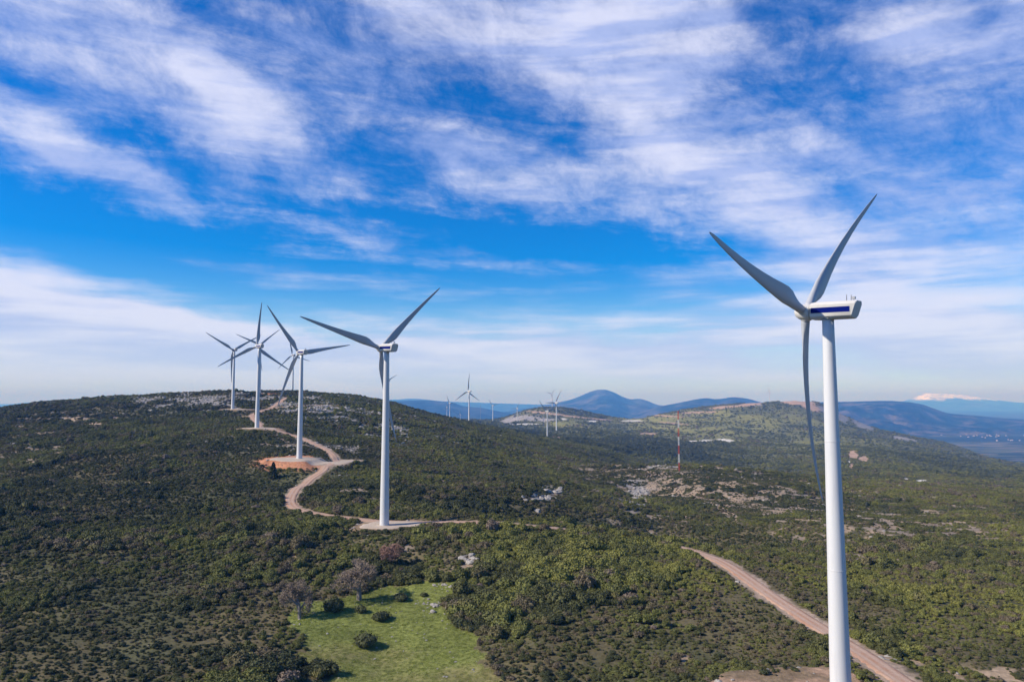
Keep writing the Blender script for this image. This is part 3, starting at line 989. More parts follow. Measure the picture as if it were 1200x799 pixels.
def build_blade_mesh():
    R = 31.0
    st = [(0.9, 1.30, 1.00, 0, 0), (1.6, 1.30, 1.00, 0, 0), (2.6, 1.42, 0.86, 0.3, 0), (3.8, 1.85, 0.60, 0.7, 0), (5.2, 2.35, 0.42, 1, 0), (6.6, 2.62, 0.33, 1, 0),
          (8.5, 2.45, 0.28, 1, 0), (11, 2.12, 0.24, 1, 0), (14, 1.80, 0.22, 1, 0), (17.5, 1.48, 0.20, 1, 0), (21, 1.20, 0.18, 1, 0), (24.5, 0.95, 0.17, 1, 0), (27.5, 0.72, 0.16, 1, 0), (29.6, 0.50, 0.15, 1, 0), (30.6, 0.30, 0.15, 1, 0), (31.0, 0.08, 0.2, 1, 0)]
    K = 20
    V, Fc = [], []
    for (z, ch, th, k, _) in st:
        tw = -rad(13.0 * max(0, 1 - z / 24) ** 1.5 + 4)
        bend = 2.4 * (z / R) - 3.5 * (z / R) ** 2.1
        for j in range(K):
            a = 2 * math.pi * j / K
            xx = 0.5 - 0.5 * math.cos(a)            # 0 leading .. 1 trailing
            yt = 0.5 * math.sin(a)
            env = 1.0 if k == 0 else (1 - k) + k * (1.25 * (1 - xx) ** 0.75 + 0.02)
            x = (xx - (0.5 * (1 - k) + 0.30 * k)) * ch
            y = yt * th * ch * env
            c, s = math.cos(tw * k), math.sin(tw * k)
            V.append((x * c - y * s, x * s + y * c + bend, z))
    n = len(st)
    for i in range(n - 1):
        for j in range(K):
            a, b = i * K + j, i * K + (j + 1) % K
            Fc.append((a, b, b + K, a + K))
    Fc.append(tuple(range(K))[::-1]); Fc.append(tuple((n - 1) * K + j for j in range(K)))
    o = mesh_obj("blade", V, Fc, M_BLADE, smooth=True, link=False)
    bm = bmesh.new(); bm.from_mesh(o.data); bmesh.ops.recalc_face_normals(bm, faces=bm.faces); bm.to_mesh(o.data); bm.free()
    return o.data


def build_tower_mesh():
    top = HUBH - 1.35
    prof = [(1.47, -1.5), (1.47, 0.0)]
    for i in range(1, 25):
        f = i / 24
        prof.append((1.47 - 0.64 * f ** 1.05, top * f))
    return mesh_from(lathe(prof, 40))


def mesh_from(vf, mat=M_WHITE, smooth=True, name="m", sharp=None):
    o = mesh_obj(name, vf[0], vf[1], mat, smooth=smooth, link=False)
    bm = bmesh.new(); bm.from_mesh(o.data)
    bmesh.ops.recalc_face_normals(bm, faces=bm.faces)
    if sharp:
        for e in bm.edges:
            if len(e.link_faces) == 2 and e.calc_face_angle(0) > rad(sharp): e.smooth = False
    bm.to_mesh(o.data); bm.free()
    return o.data


def build_nacelle_mesh():
    # cross sections along -Y (towards the rear); chamfered box, slanting tail
    def sec(y, w, top, bot, ch, slant=0.0):
        pts = [(-w + ch, bot), (w - ch, bot), (w, bot + ch), (w, top - ch), (w - ch * 1.1, top), (-w + ch * 1.1, top), (-w, top - ch), (-w, bot + ch)]
        return [(x, y - slant * (z - bot) / (top - bot), z) for x, z in pts]
    S = [sec(2.35, 1.0, 1.0, -1.0, 0.30), sec(2.2, 1.26, 1.24, -1.24, 0.38), sec(1.4, 1.30, 1.33, -1.30, 0.42), sec(-3.65, 1.30, 1.33, -1.26, 0.42, 0.75), sec(-3.9, 1.22, 1.25, -1.20, 0.40, 0.75)]
    V = [p for s in S for p in s]
    Fc = []
    for i in range(len(S) - 1):
        for j in range(8):
            a, b = i * 8 + j, i * 8 + (j + 1) % 8
            Fc.append((a, b, b + 8, a + 8))
    Fc.append(tuple(range(8))); Fc.append(tuple((len(S) - 1) * 8 + j for j in range(8)))
    me = mesh_from((V, Fc), M_NAC, False, "nacelle")
    bm = bmesh.new(); bm.from_mesh(me)
    bmesh.ops.bevel(bm, geom=[e for e in bm.edges if e.calc_face_angle(0) > rad(12)], offset=0.045, segments=2, affect='EDGES')
    for f in bm.faces: f.smooth = True
    for e in bm.edges:
        if len(e.link_faces) == 2 and e.calc_face_angle(0) > rad(40): e.smooth = False
    bm.to_mesh(me); bm.free()
    return me


def box(cx, cy, cz, sx, sy, sz):
    V = [(cx + i * sx / 2, cy + j * sy / 2, cz + k * sz / 2) for i in (-1, 1) for j in (-1, 1) for k in (-1, 1)]
    Fc = [(0, 1, 3, 2), (4, 6, 7, 5), (0, 4, 5, 1), (2, 3, 7, 6), (0, 2, 6, 4), (1, 5, 7, 3)]
    return V, Fc


def join(*vfs):
    V, Fc = [], []
    for v, f in vfs:
        o = len(V); V += list(v); Fc += [tuple(i + o for i in q) for q in f]
    return V, Fc


def tube(p, q, r0, r1, ns=6):
    p, q = Vector(p), Vector(q)
    d = (q - p).normalized()
    a = d.orthogonal().normalized(); b = d.cross(a)
    V = []
    for c, r in ((p, r0), (q, r1)):
        for j in range(ns):
            t = 2 * math.pi * j / ns
            V.append(tuple(c + (a * math.cos(t) + b * math.sin(t)) * r))
    Fc = [(j, (j + 1) % ns, ns + (j + 1) % ns, ns + j) for j in range(ns)]
    Fc += [tuple(range(ns))[::-1], tuple(range(ns, 2 * ns))]
    return V, Fc


ME_BLADE = build_blade_mesh()
ME_TOWER = build_tower_mesh()
ME_NAC = build_nacelle_mesh()
ME_STRIPE = [mesh_from(box(sx * 1.305, -0.87, 0.04, 0.03, 5.75, 0.80), M_BLUE, False) for sx in (-1, 1)]
ME_SPIN = mesh_from(lathe([(0.06, 1.72), (0.42, 1.62), (0.80, 1.32), (1.08, 0.9), (1.22, 0.4), (1.25, 0.0), (1.25, -0.75), (1.15, -0.95)], 32, 'Y'), M_NAC)
ME_COLLAR = mesh_from(lathe([(0.70, 0.72), (0.76, 0.78), (0.76, 1.22), (0.70, 1.28)], 24), M_NAC, True)
ME_ROD = mesh_from(tube((0, 0, 0), (0, 0, 0.95), 0.05, 0.035), M_DARK, False)
ME_CUP = mesh_from(join(tube((0, 0, 0), (0, 0, 0.30), 0.05, 0.05), box(0, 0, 0.45, 0.42, 0.42, 0.36)), M_STEEL, False)
ME_YAW = mesh_from(lathe([(0.95, HUBH - 1.42), (1.12, HUBH - 1.36), (1.12, HUBH - 1.22), (0.9, HUBH - 1.18)], 32), M_STEEL)
ME_PLINTH = mesh_from(lathe([(2.3, -1.2), (2.3, 0.18), (2.1, 0.30)], 32), M_PAD, False)
ME_FLANGE = [mesh_from(lathe([(r - 0.01, z - 0.05), (r + 0.022, z - 0.04), (r + 0.022, z + 0.04), (r - 0.01, z + 0.05)], 40), M_WHITE)
             for z in (18.0, 36.5) for r in [1.47 - 0.64 * (z / (HUBH - 1.35)) ** 1.05]]


def part(name, me, parent, mw=None):
    o = bpy.data.objects.new(name, me)
    COL.objects.link(o)
    o.parent = parent
    if mw is not None: o.matrix_local = mw
    return o


for (hx, hy, D, be, ph, sc, lab), B in zip(TURB, BASES):
    t = empty("wind_turbine", tuple(B), rad(90 - be))
    t.scale = (sc, sc, sc)
    tag(t, lab, "wind turbine", "white wind turbines along the ridges")
    big = D < 900
    tw = part("tower", ME_TOWER, t)
    if big:
        for me in ME_FLANGE: part("flange", me, tw)
        part("foundation", ME_PLINTH, t)
        part("yaw_ring", ME_YAW, tw)
    tilt = Matrix.Translation((0, OVER, HUBH)) @ Matrix.Rotation(rad(6), 4, 'X')
    nac = part("nacelle", ME_NAC, t, Matrix.Translation((0, 0, HUBH - 0.1)) @ Matrix.Rotation(rad(2), 4, 'X'))
    if D < 1200:
        for me in ME_STRIPE: part("stripe", me, nac)
    if big:
        for (x, y, me, nm) in ((-0.25, -2.9, ME_ROD, "lightning_rod"), (0.25, -3.35, ME_ROD, "lightning_rod"), (0.1, -3.8, ME_CUP, "anemometer")):
            part(nm, me, nac, Matrix.Translation((x, y, 1.30)))
    hub = part("hub", ME_SPIN, t, tilt)
    for k in range(3):
        rot = Matrix.Rotation(rad(90 - (ph + 120 * k)), 4, 'Y')
        bl = part("blade", ME_BLADE, t, tilt @ rot)
        if big: part("root_collar", ME_COLLAR, bl)


# ------------------------------------------------------------------ masts
def lattice(w0, w1, z0, z1, cells, rl, rb, sides=3):
    parts = []
    def c(k, z):
        f = (z - z0) / (z1 - z0); w = w0 + (w1 - w0) * f
        a = 2 * math.pi * k / sides + 0.4
        return (w * math.cos(a), w * math.sin(a), z)
    for k in range(sides):
        parts.append(tube(c(k, z0), c(k, z1), rl, rl, 5))
        for i in range(cells):
            za, zb = z0 + (z1 - z0) * i / cells, z0 + (z1 - z0) * (i + 1) / cells
            parts.append(tube(c(k, za), c((k + 1) % sides, zb), rb, rb, 4))
            parts.append(tube(c(k, za), c((k + 1) % sides, za), rb, rb, 4))
    return join(*parts)


mp = hit(796, 552, 450, 900)
mh = (552 - 482.5) / F * mp[1]
mast = tag(empty("lattice_mast", tuple(mp)), "red and white banded lattice mast on the stony knoll", "mast")
nb = 7
for i in range(nb):
    part("mast_section", mesh_from(lattice(0.55, 0.55, mh * i / nb, mh * (i + 1) / nb - 0.02, 6, 0.10, 0.05), M_RED if i % 2 == 0 else M_WHITE, False), mast)
for k in range(3):
    a = 2 * math.pi * k / 3 + 0.9
    gx, gy = 24 * math.cos(a), 24 * math.sin(a)
    gz = float(H(mp[0] + gx, mp[1] + gy)) - mp[2]
    for hh in (0.55, 0.92):
        part("guy_wire", mesh_from(tube((gx, gy, gz), (0.4 * math.cos(a), 0.4 * math.sin(a), mh * hh), 0.018, 0.018, 4), M_STEEL, False), mast)

lp = hit(926, 467.8, 2500, 3900)
tm = tag(empty("radio_tower", tuple(lp)), "dark lattice radio tower on the bare orange summit", "radio tower")
part("tower_frame", mesh_from(lattice(3.0, 0.8, -1, 42, 10, 0.5, 0.28, 4), M_DARK, False), tm)
part("antenna", mesh_from(tube((0, 0, 42), (0, 0, 50), 0.3, 0.15, 6), M_DARK, False), tm)
part("antenna_panel", mesh_from(join(box(1.2, 0, 36, 0.8, 1.2, 5), box(-1.2, 0, 31, 0.8, 1.2, 5)), M_STEEL, False), tm)
for (x, y, hpx, lab) in [(563, 492.5, 18, "thin pale mast on the saddle beside a far turbine"), (682, 483, 6, "small thin mast on the domed hill's right shoulder")]:
    p = hit(x, y, 1800, 3600)
    hh = hpx / F * p[1]
    m = tag(empty("thin_mast", tuple(p)), lab, "mast")
    part("mast_section", mesh_from(lattice(0.6, 0.5, -1, hh, 12, 0.16, 0.08), M_STEEL, False), m)


# ------------------------------------------------------------------ vegetation
def leaf_cloud(seed, lumps, per, leaf, squash=0.75, core=0.72, spread_r=0.62):
    """a shrub of about one metre radius: a few rounded clumps of small leaf faces round a rough core"""
    r = np.random.default_rng(seed)
    V, Fc = [], []
    cen = []
    for i in range(lumps):
        a = 2 * math.pi * (i + r.random() * 0.7) / lumps
        q = spread_r * (0.35 + 0.65 * r.random()) if i else 0.0
        rr = (0.42 + 0.22 * r.random()) * (1.15 if i == 0 else 1.0)
        cen.append((q * math.cos(a), q * math.sin(a), (0.40 + 0.38 * r.random() + (0.22 if i == 0 else 0)) * squash, rr))
    for (cx, cy, cz, rr) in cen:
        # rough core
        bm = bmesh.new()
        bmesh.ops.create_icosphere(bm, subdivisions=2, radius=rr * core)
        o = len(V)
        for v in bm.verts:
            k = 1 + (r.random() - 0.5) * 0.35
            V.append((cx + v.co.x * k, cy + v.co.y * k, max(-0.08, cz + v.co.z * k * squash)))
        for f in bm.faces: Fc.append(tuple(v.index + o for v in f.verts))
        bm.free()
        for _ in range(per):
            d = r.normal(size=3); d /= np.linalg.norm(d)
            if d[2] < -0.35: d[2] *= -1
            R = rr * (0.76 + 0.50 * r.random() ** 1.4)
            p = np.array((cx + d[0] * R, cy + d[1] * R, cz + d[2] * R * squash))
            if p[2] < -0.02: continue
            nn = d + r.normal(size=3) * 0.55; nn /= np.linalg.norm(nn)
            t = np.cross(nn, r.normal(size=3)); t /= np.linalg.norm(t) + 1e-9
            b = np.cross(nn, t)
            s = leaf * (0.6 + 0.8 * r.random())
            o = len(V)
            V += [tuple(p + t * s), tuple(p + b * s * 0.7), tuple(p - t * s), tuple(p - b * s * 0.7)]
            Fc.append((o, o + 1, o + 2, o + 3))
    return V, Fc


PROTO = bpy.data.collections.new("shrub_models")
SHRUB_ME = []
for i in range(8):
    me = mesh_from_raw = None
    V, Fc = leaf_cloud(100 + i, [6, 7, 8, 6, 9, 7, 5, 8][i], 95, 0.095, [0.75, 0.9, 0.7, 1.0, 0.65, 0.8, 1.15, 0.72][i])
    o = mesh_obj("shrub_model", V, Fc, M_LEAF, link=False)
    PROTO.objects.link(o)
    SHRUB_ME.append(o.data)


def woods(X, Y, px):
    """where the dark wood of taller trees stands"""
    w = sstep(540, 680, px) * sstep(960, 780, px) * sstep(1050, 1250, Y) * sstep(2050, 1600, Y)
    return sstep(0.35, 0.65, w * 0.75 + (fbm(X / 90, Y / 90, 4, 411) - 0.5) * 1.5 * (w > 0.01))


def tinted(X, Y):
    """species tint of the scrub with slope shade and sunlit tone painted in: 0 darkest .. 0.75 bright green .. 1 leafless pinkish grey"""
    a = fbm(X / 55, Y / 55, 3, 201); b = rng.random(len(X))
    c9 = fbm(X / 9, Y / 9, 3, 261)
    t = 0.19 + 0.30 * sstep(0.30, 0.70, a) + 0.42 * (sstep(0.28, 0.72, c9) - 0.5) + (b - 0.5) * 0.20
    px, py = project(X, Y, H(X, Y))
    right = sstep(450, 900, px) * (Y < 420)
    t = t + right * 0.12
    z2 = fbm(X / 140, Y / 140, 3, 231)
    t = t + 0.30 * (sstep(0.35, 0.65, z2) - 0.5)
    t = t - 0.06 * sstep(400, 100, px)  # scrub a little darker towards the left of the view
    t = np.clip(t + sample(TINTMAP, X, Y), 0.0, 0.76)
    odd = rng.random(len(X))
    heath = sstep(0.52, 0.64, fbm(X / 15, Y / 15, 3, 251))
    t = np.where((rng.random(len(X)) < 0.03 + 0.50 * heath) & (Y < 1100), 0.80 + 0.09 * rng.random(len(X)), t)
    t = np.where((odd < 0.014) & (Y < 500), 0.86 + 0.14 * rng.random(len(X)), t)
    wood = woods(X, Y, px)
    t = t + 0.10 * sstep(1100, 1500, Y)
    t = t * (1 - 0.65 * wood)
    lt = sample(lgt, X, Y)
    return np.clip(t + lt * 0.35, 0, 1)


def scatter():
    X, Y, S = [], [], []
    def band(d0, d1, sp, s0, s1):
        w = 900 / 870.0
        n = int(w * (d1**2 - d0**2) / (sp * sp))
        y = np.sqrt(rng.random(n) * (d1**2 - d0**2) + d0**2)
        x = (rng.random(n) * 2 - 1) * w * y
        k = rng.random(n)
        X.append(x); Y.append(y); S.append(s0 + (s1 - s0) * k * k)
    band(70, 300, 0.90, 0.40, 0.95)
    band(70, 300, 1.9, 0.8, 1.9)
    band(300, 620, 1.25, 0.55, 1.15)
    band(300, 620, 3.0, 0.8, 1.7)
    band(620, 1150, 2.2, 0.8, 2.0)
    band(1150, 2000, 4.8, 1.4, 3.4)
    band(2000, 3700, 9.5, 2.2, 5.0)
    X, Y, S = np.concatenate(X), np.concatenate(Y), np.concatenate(S)
    p = np.ones(len(X))
    p *= 1 - np.where(S < 0.9, 0.80, 0.97) * sample(bare, X, Y)
    p *= 1 - 0.85 * sample(rock, X, Y)
    p *= 1 - np.clip(sample(quarry, X, Y) + sample(scar, X, Y) + sample(white, X, Y), 0, 1)
    p *= sample(meadow, X, Y) < 0.25
    p *= 1 - 0.85 * np.clip(sample(lgt, X, Y) * 1.3, 0, 1)
    rd, pd = sample(RDIST, X, Y), sample(PDIST, X, Y) + (fbm(X / 5, Y / 5, 3, 341) - 0.5) * np.where(Y < 200, 11.0, 3.0)
    p *= (rd > 0.5 + 0.85 * S) * (pd > 1.0 + 0.8 * S + (Y > 300) * 2.5 - (Y < 125) * 1.5)
    gap = fbm(X / 7, Y / 7, 3, 301)
    p *= np.where(Y < 1200, 0.25 + 0.75 * sstep(0.16, 0.36, gap), 1.0)
    p *= np.where(Y > 1150, 0.30 + 0.70 * sstep(0.38, 0.6, fbm(X / 70, Y / 70, 4, 311)), 1.0)
    px, py = project(X, Y, H(X, Y))
    wood = woods(X, Y, px)
    keep = (rng.random(len(X)) < p) & (px > -160) & (px < 1360)
    X, Y, S, wood = X[keep], Y[keep], S[keep], wood[keep]
    big = 0.62 + 0.85 * sstep(0.36, 0.70, fbm(X / 22, Y / 22, 3, 321)) ** 1.3
    dwarf = sstep(0.50, 0.66, fbm(X / 80, Y / 80, 3, 331))
    S = S * np.where(Y < 1150, big * (1 - 0.28 * dwarf), 1.0) * (1 + 0.35 * wood)
    return X, Y, S


SX, SY, SS = scatter()
ST = tinted(SX, SY)
SZ = H(SX, SY) - 0.06 * SS
SPX, SPY = project(SX, SY, SZ)
SR = rng.random(len(SX)) * 6.283
SI = rng.integers(0, 8, len(SX))
SH = 0.62 + 0.50 * rng.random(len(SX))

# the shrubs that show largest stand as things of their own, the rest is ground cover
inview = (SPX > 15) & (SPX < 1185) & (SPY < 792) & (SY < 330) & (SY > 118) & (SS > 0.9)
size_px = SS / SY * inview
order = np.argsort(-size_px)[:296]
solo = np.zeros(len(SX), bool); solo[order] = True
for i in order:
    o = bpy.data.objects.new("evergreen_shrub", SHRUB_ME[SI[i]])
    COL.objects.link(o)
    o.location = (SX[i], SY[i], SZ[i])
    o.rotation_euler = (0, 0, SR[i])
    o.scale = (SS[i], SS[i], SS[i] * SH[i])
    o["tint"] = float(ST[i])
    x_, y_ = SPX[i], SPY[i]
    road_x = np.interp(y_, [640, 682, 722, 772, 803], [785, 880, 940, 1030, 1085])
    rd_ = float(sample(RDIST, SX[i], SY[i]))
    if x_ > road_x:
        where = "along the far edge of the right-hand dirt road" if rd_ < 6 else "beyond the right-hand road, right of the near tower" if x_ > 990 else "beyond the right-hand road, left of the near tower"
    elif x_ > 500:
        where = ("along the near edge of the right-hand dirt road" if rd_ < 6 else "at the meadow's right-hand edge" if x_ < 640 and y_ > 700 else "on the rise behind the meadow's stony far corner" if x_ < 640
                 else "midway between meadow and road, far part" if x_ < 790 and y_ < 715 else "midway between meadow and road, near part" if x_ < 790
                 else "left of the near tower, behind the bare orange ground" if y_ > 715 else "below the road's far bend")
    elif x_ < 335:
        where = "left of the meadow, at the bottom left corner" if x_ < 160 and y_ > 715 else "left of the meadow, close to its edge" if y_ > 715 else "on the slope left of the bare trees"
    else:
        where = "behind the meadow below the second turbine" if y_ < 700 else "at the near edge of the meadow"
    look = "dark green" if ST[i] < 0.2 else "olive green" if ST[i] < 0.42 else "yellowish green" if ST[i] < 0.79 else "brownish" if ST[i] < 0.9 else "leafless pinkish"
    tag(o, "%s %s shrub %s" % ("large" if SS[i] > np.quantile(SS[order], 0.67) else "middling" if SS[i] > np.quantile(SS[order], 0.33) else "smallish", look, where), "shrub", "larger shrubs " + where)


def instancer(name, label, X, Y, Z, S, Hh, Rz, T, I, coll):
    me = bpy.data.meshes.new(name)
    n = len(X)
    me.vertices.add(n)
    me.vertices.foreach_set("co", np.stack([X, Y, Z], 1).astype(np.float32).ravel())
    def fa(nm, typ, arr, key='value'):
        a = me.attributes.new(nm, typ, 'POINT'); a.data.foreach_set(key, np.ascontiguousarray(arr).ravel())
    fa("tint", 'FLOAT', T.astype(np.float32))
    fa("size", 'FLOAT_VECTOR', np.stack([S, S, S * Hh], 1).astype(np.float32), 'vector')
    fa("turn", 'FLOAT_VECTOR', np.stack([0 * Rz, 0 * Rz, Rz], 1).astype(np.float32), 'vector')
    fa("pick", 'INT', I.astype(np.int32))
    o = bpy.data.objects.new(name, me)
    COL.objects.link(o)
    ng = bpy.data.node_groups.new(name + "_nodes", 'GeometryNodeTree')
    ng.interface.new_socket("Geometry", in_out='INPUT', socket_type='NodeSocketGeometry')
    ng.interface.new_socket("Geometry", in_out='OUTPUT', socket_type='NodeSocketGeometry')
    nd = ng.nodes
    gi, go = nd.new('NodeGroupInput'), nd.new('NodeGroupOutput')
    ci = nd.new('GeometryNodeCollectionInfo')
    ci.inputs['Collection'].default_value = coll
    ci.inputs['Separate Children'].default_value = True
    ci.inputs['Reset Children'].default_value = True
    ip = nd.new('GeometryNodeInstanceOnPoints')
    ip.inputs['Pick Instance'].default_value = True
    def na(nm, typ):
        q = nd.new('GeometryNodeInputNamedAttribute'); q.data_type = typ; q.inputs[0].default_value = nm
        return q.outputs[0]
    L = ng.links.new
    L(gi.outputs[0], ip.inputs['Points'])
    L(ci.outputs[0], ip.inputs['Instance'])
    L(na("pick", 'INT'), ip.inputs['Instance Index'])
    L(na("turn", 'FLOAT_VECTOR'), ip.inputs['Rotation'])
    L(na("size", 'FLOAT_VECTOR'), ip.inputs['Scale'])
    L(ip.outputs[0], go.inputs[0])
    md = o.modifiers.new("scatter", 'NODES'); md.node_group = ng
    tag(o, label, kind="stuff")
    return o


rest = ~solo
for nm, lab, m in (("scrub_cover", "dense evergreen scrub covering the near and middle slopes", rest & (SY < 1150)),
                   ("far_woodland", "distant woods and scrub on the far green hills", rest & (SY >= 1150))):
    instancer(nm, lab, SX[m], SY[m], SZ[m], SS[m], SH[m], SR[m], ST[m], SI[m], PROTO)
print("shrubs", len(SX))

# bushes that stand alone in the meadow
for (x, y, w, hgt, lab) in [(427, 757, 5.2, 1.0, "dark round bush alone in the middle of the green meadow"),
                            (446, 727, 4.2, 1.0, "dark bush in the meadow just behind the lone central bush"),
                            (423, 717, 3.0, 1.0, "small dark bush in the meadow near the larger bare tree"),
                            (470, 704, 3.8, 1.0, "dark bush at the meadow's far edge right of the bare trees"),
                            (497, 699, 2.0, 0.9, "small low bush by the pale stones at the meadow's far edge"),
                            (392, 716, 5.4, 1.1, "wide dark bush between the two larger bare trees")]:
    p = hit(x, y)
    V, Fc = leaf_cloud(int(x), 9, 110, 0.085, 0.72, 0.82, 0.7)
    o = mesh_obj("meadow_bush", V, Fc, M_LEAF)
    s = w / 2.2
    o.location = (p[0], p[1], p[2] - 0.08); o.scale = (s, s, s * hgt); o["tint"] = 0.05 + 0.1 * random.random()
    tag(o, lab, "bush", "bushes in the green meadow")


# leafless trees
def bare_tree(loc, hgt, crown_w, mat, seed):
    r = random.Random(seed)
    trunk, twigs = [], []
    def grow(p, d, ln, rr, lev):
        q = p + d * ln
        (trunk if lev < 2 else twigs).append(tube(p, q, rr, rr * 0.68, 6 if lev < 2 else 3))
        if lev >= 6: return
        nb = [4, 4, 4, 4, 4, 3, 3][lev]
        for k in range(nb):
            ax = Vector((r.gauss(0, 1), r.gauss(0, 1), r.gauss(0, 0.55))).normalized()
            nd = (d * (0.75 if lev else 0.6) + ax * 0.85 + Vector((0, 0, 0.12))).normalized()
            grow(p + d * ln * r.uniform(0.55, 1.0), nd, ln * r.uniform(0.58, 0.80), max(0.020, rr * 0.55), lev + 1)
    grow(Vector((0, 0, -0.3)), Vector((r.uniform(-.1, .1), r.uniform(-.1, .1), 1)).normalized(), hgt * 0.20, hgt * 0.034, 0)
    return join(*trunk), join(*twigs)


for (x, y, hpx, mat, lab, sd) in [(351, 724, 44, M_TWIG, "leafless grey tree left of the meadow, nearest of the three bare trees", 3),
                                  (421, 703, 46, M_TWIG, "largest leafless grey tree with rounded crown at the meadow's far edge", 8),
                                  (459, 663, 26, M_TWIG_RUST, "small leafless reddish tree among scrub behind the meadow", 12)]:
    p = hit(x, y)
    hgt = hpx / F * p[1]
    t = tag(empty("bare_tree", (p[0], p[1], p[2])), lab, "tree", "leafless trees round the meadow")
    a, b = bare_tree(p, hgt, 0, mat, sd)
    zmax = max(v[2] for v in b[0]); k = hgt / zmax
    wmax = 2 * np.percentile(np.abs(np.array(b[0])[:, 0]), 97); kw = (hgt * 0.92) / wmax
    for nm, vf, mt in (("trunk", a, M_BARK), ("crown", b, mat)):
        o = mesh_obj(nm, vf[0], vf[1], mt, t); o.scale = (kw, kw, k)

# a small conifer in front of the raised pad
p = hit(320, 560)
tr = tag(empty("conifer_tree", tuple(p)), "small dark conical tree in front of the raised orange pad", "tree")
part("trunk", mesh_from(tube((0, 0, -0.3), (0, 0, 3.0), 0.22, 0.12, 8), M_BARK), tr)
V, Fc = [], []
r_ = np.random.default_rng(5)
for i in range(900):
    z = 0.5 + 7.0 * r_.random() ** 1.3; R = 2.6 * (1 - z / 7.8) ** 0.8 * (0.55 + 0.5 * r_.random()); a = r_.random() * 6.283
    q = np.array((R * math.cos(a), R * math.sin(a), z)); t_ = r_.normal(size=3); t_ /= np.linalg.norm(t_); b_ = np.cross(t_, r_.normal(size=3)); b_ /= np.linalg.norm(b_)
    o = len(V); s = 0.42
    V += [tuple(q + t_ * s), tuple(q + b_ * s * .7), tuple(q - t_ * s), tuple(q - b_ * s * .7)]; Fc.append((o, o + 1, o + 2, o + 3))
cv = mesh_obj("crown", V, Fc, M_LEAF, tr); cv["tint"] = 0.03


# ------------------------------------------------------------------ limestone
def rock_mesh(seed, flat=0.6):
    r = np.random.default_rng(seed)
    bm = bmesh.new()
    bmesh.ops.create_icosphere(bm, subdivisions=2, radius=1.0)
    nrm = r.normal(size=(7, 3)); nrm /= np.linalg.norm(nrm, axis=1)[:, None]; off = 0.5 + 0.35 * r.random(7)
    for v in bm.verts:
        c = np.array(v.co)
        for n_, o_ in zip(nrm, off):
            q = c @ n_ - o_
            if q > 0: c = c - n_ * q * 0.9
        c = c * (1 + (r.random() - 0.5) * 0.30)
        v.co = (c[0] * 1.15, c[1], c[2] * flat)
    me = bpy.data.meshes.new("rock")
    bm.to_mesh(me); bm.free()
    me.materials.append(M_ROCK)
    return me


ROCK_ME = [rock_mesh(i, [0.55, 0.7, 0.45, 0.8, 0.6, 0.5][i]) for i in range(6)]
RCOLL = bpy.data.collections.new("rock_models")
for me in ROCK_ME:
    RCOLL.objects.link(bpy.data.objects.new("rock_model", me))
OUT = [  # outcrops of boulders one can pick out: picture centre, spread, count, size range, where
    (630, 584, 15, 3, 14, 1.0, 2.0, "pale limestone boulder in the outcrop on the dark slope beyond the front ridge"),
    (650, 577, 6, 3, 7, 1.2, 2.4, "large pale limestone block at the top of the dark slope's outcrop"),
    (552, 656, 9, 5, 15, 0.5, 1.3, "white limestone boulder in the line of rocks climbing right of the meadow"),
    (509, 710, 10, 5, 16, 0.25, 0.7, "pale rock in the bank at the meadow's right-hand edge"),
    (520, 687, 15, 2.5, 18, 0.2, 0.55, "small pale rock in the stony strip at the meadow's far edge"),
    (745, 578, 8, 14, 22, 0.6, 1.5, "grey limestone boulder in the stony gully left of the mast"),
    (717, 697, 4, 2, 3, 0.7, 1.2, "pale rock in the scrub midway between meadow and road"),
    (562, 602, 2, 1, 2, 1.3, 1.6, "lone white boulder on the slope right of the second turbine's foot"),
    (628, 600, 2, 1, 2, 1.2, 1.6, "white boulder below the outcrop on the dark slope"),
]
ri = 0
for (x, y, rx, ry, n, s0, s1, lab) in OUT:
    for k in range(n):
        p = hit(x + random.gauss(0, rx * 0.6), y + random.gauss(0, ry * 0.6))
        s = random.uniform(s0, s1)
        o = bpy.data.objects.new("limestone_rock", ROCK_ME[ri % 6]); ri += 1
        COL.objects.link(o)
        o.location = (p[0], p[1], p[2] + s * 0.12); o.scale = (s, s * random.uniform(.7, 1.1), s * random.uniform(.8, 1.2))
        o.rotation_euler = (random.uniform(-.25, .25), random.uniform(-.25, .25), random.uniform(0, 6.28))
        tag(o, lab, "rock", lab.replace("boulder", "rocks").replace("pale rock", "pale rocks")[:60])
OUTS = [(1034, 770.5, 0.55), (1040, 768.5, 0.8), (1046, 770, 0.6), (1039, 773, 0.45), (1049, 773.5, 0.4)]
for (x, y, q) in OUTS:
    sl = bpy.data.objects.new("limestone_slab", ROCK_ME[random.randrange(6)]); COL.objects.link(sl)
    p = hit(x, y); sl.location = (p[0], p[1], p[2] + 0.05); sl.scale = (q * 1.3, q, q * 0.5); sl.rotation_euler = (0.1, -0.1, random.uniform(0, 6))
    tag(sl, "flat white limestone slab in the small cluster beside the right-hand dirt road", "rock", "white slabs beside the right-hand road")


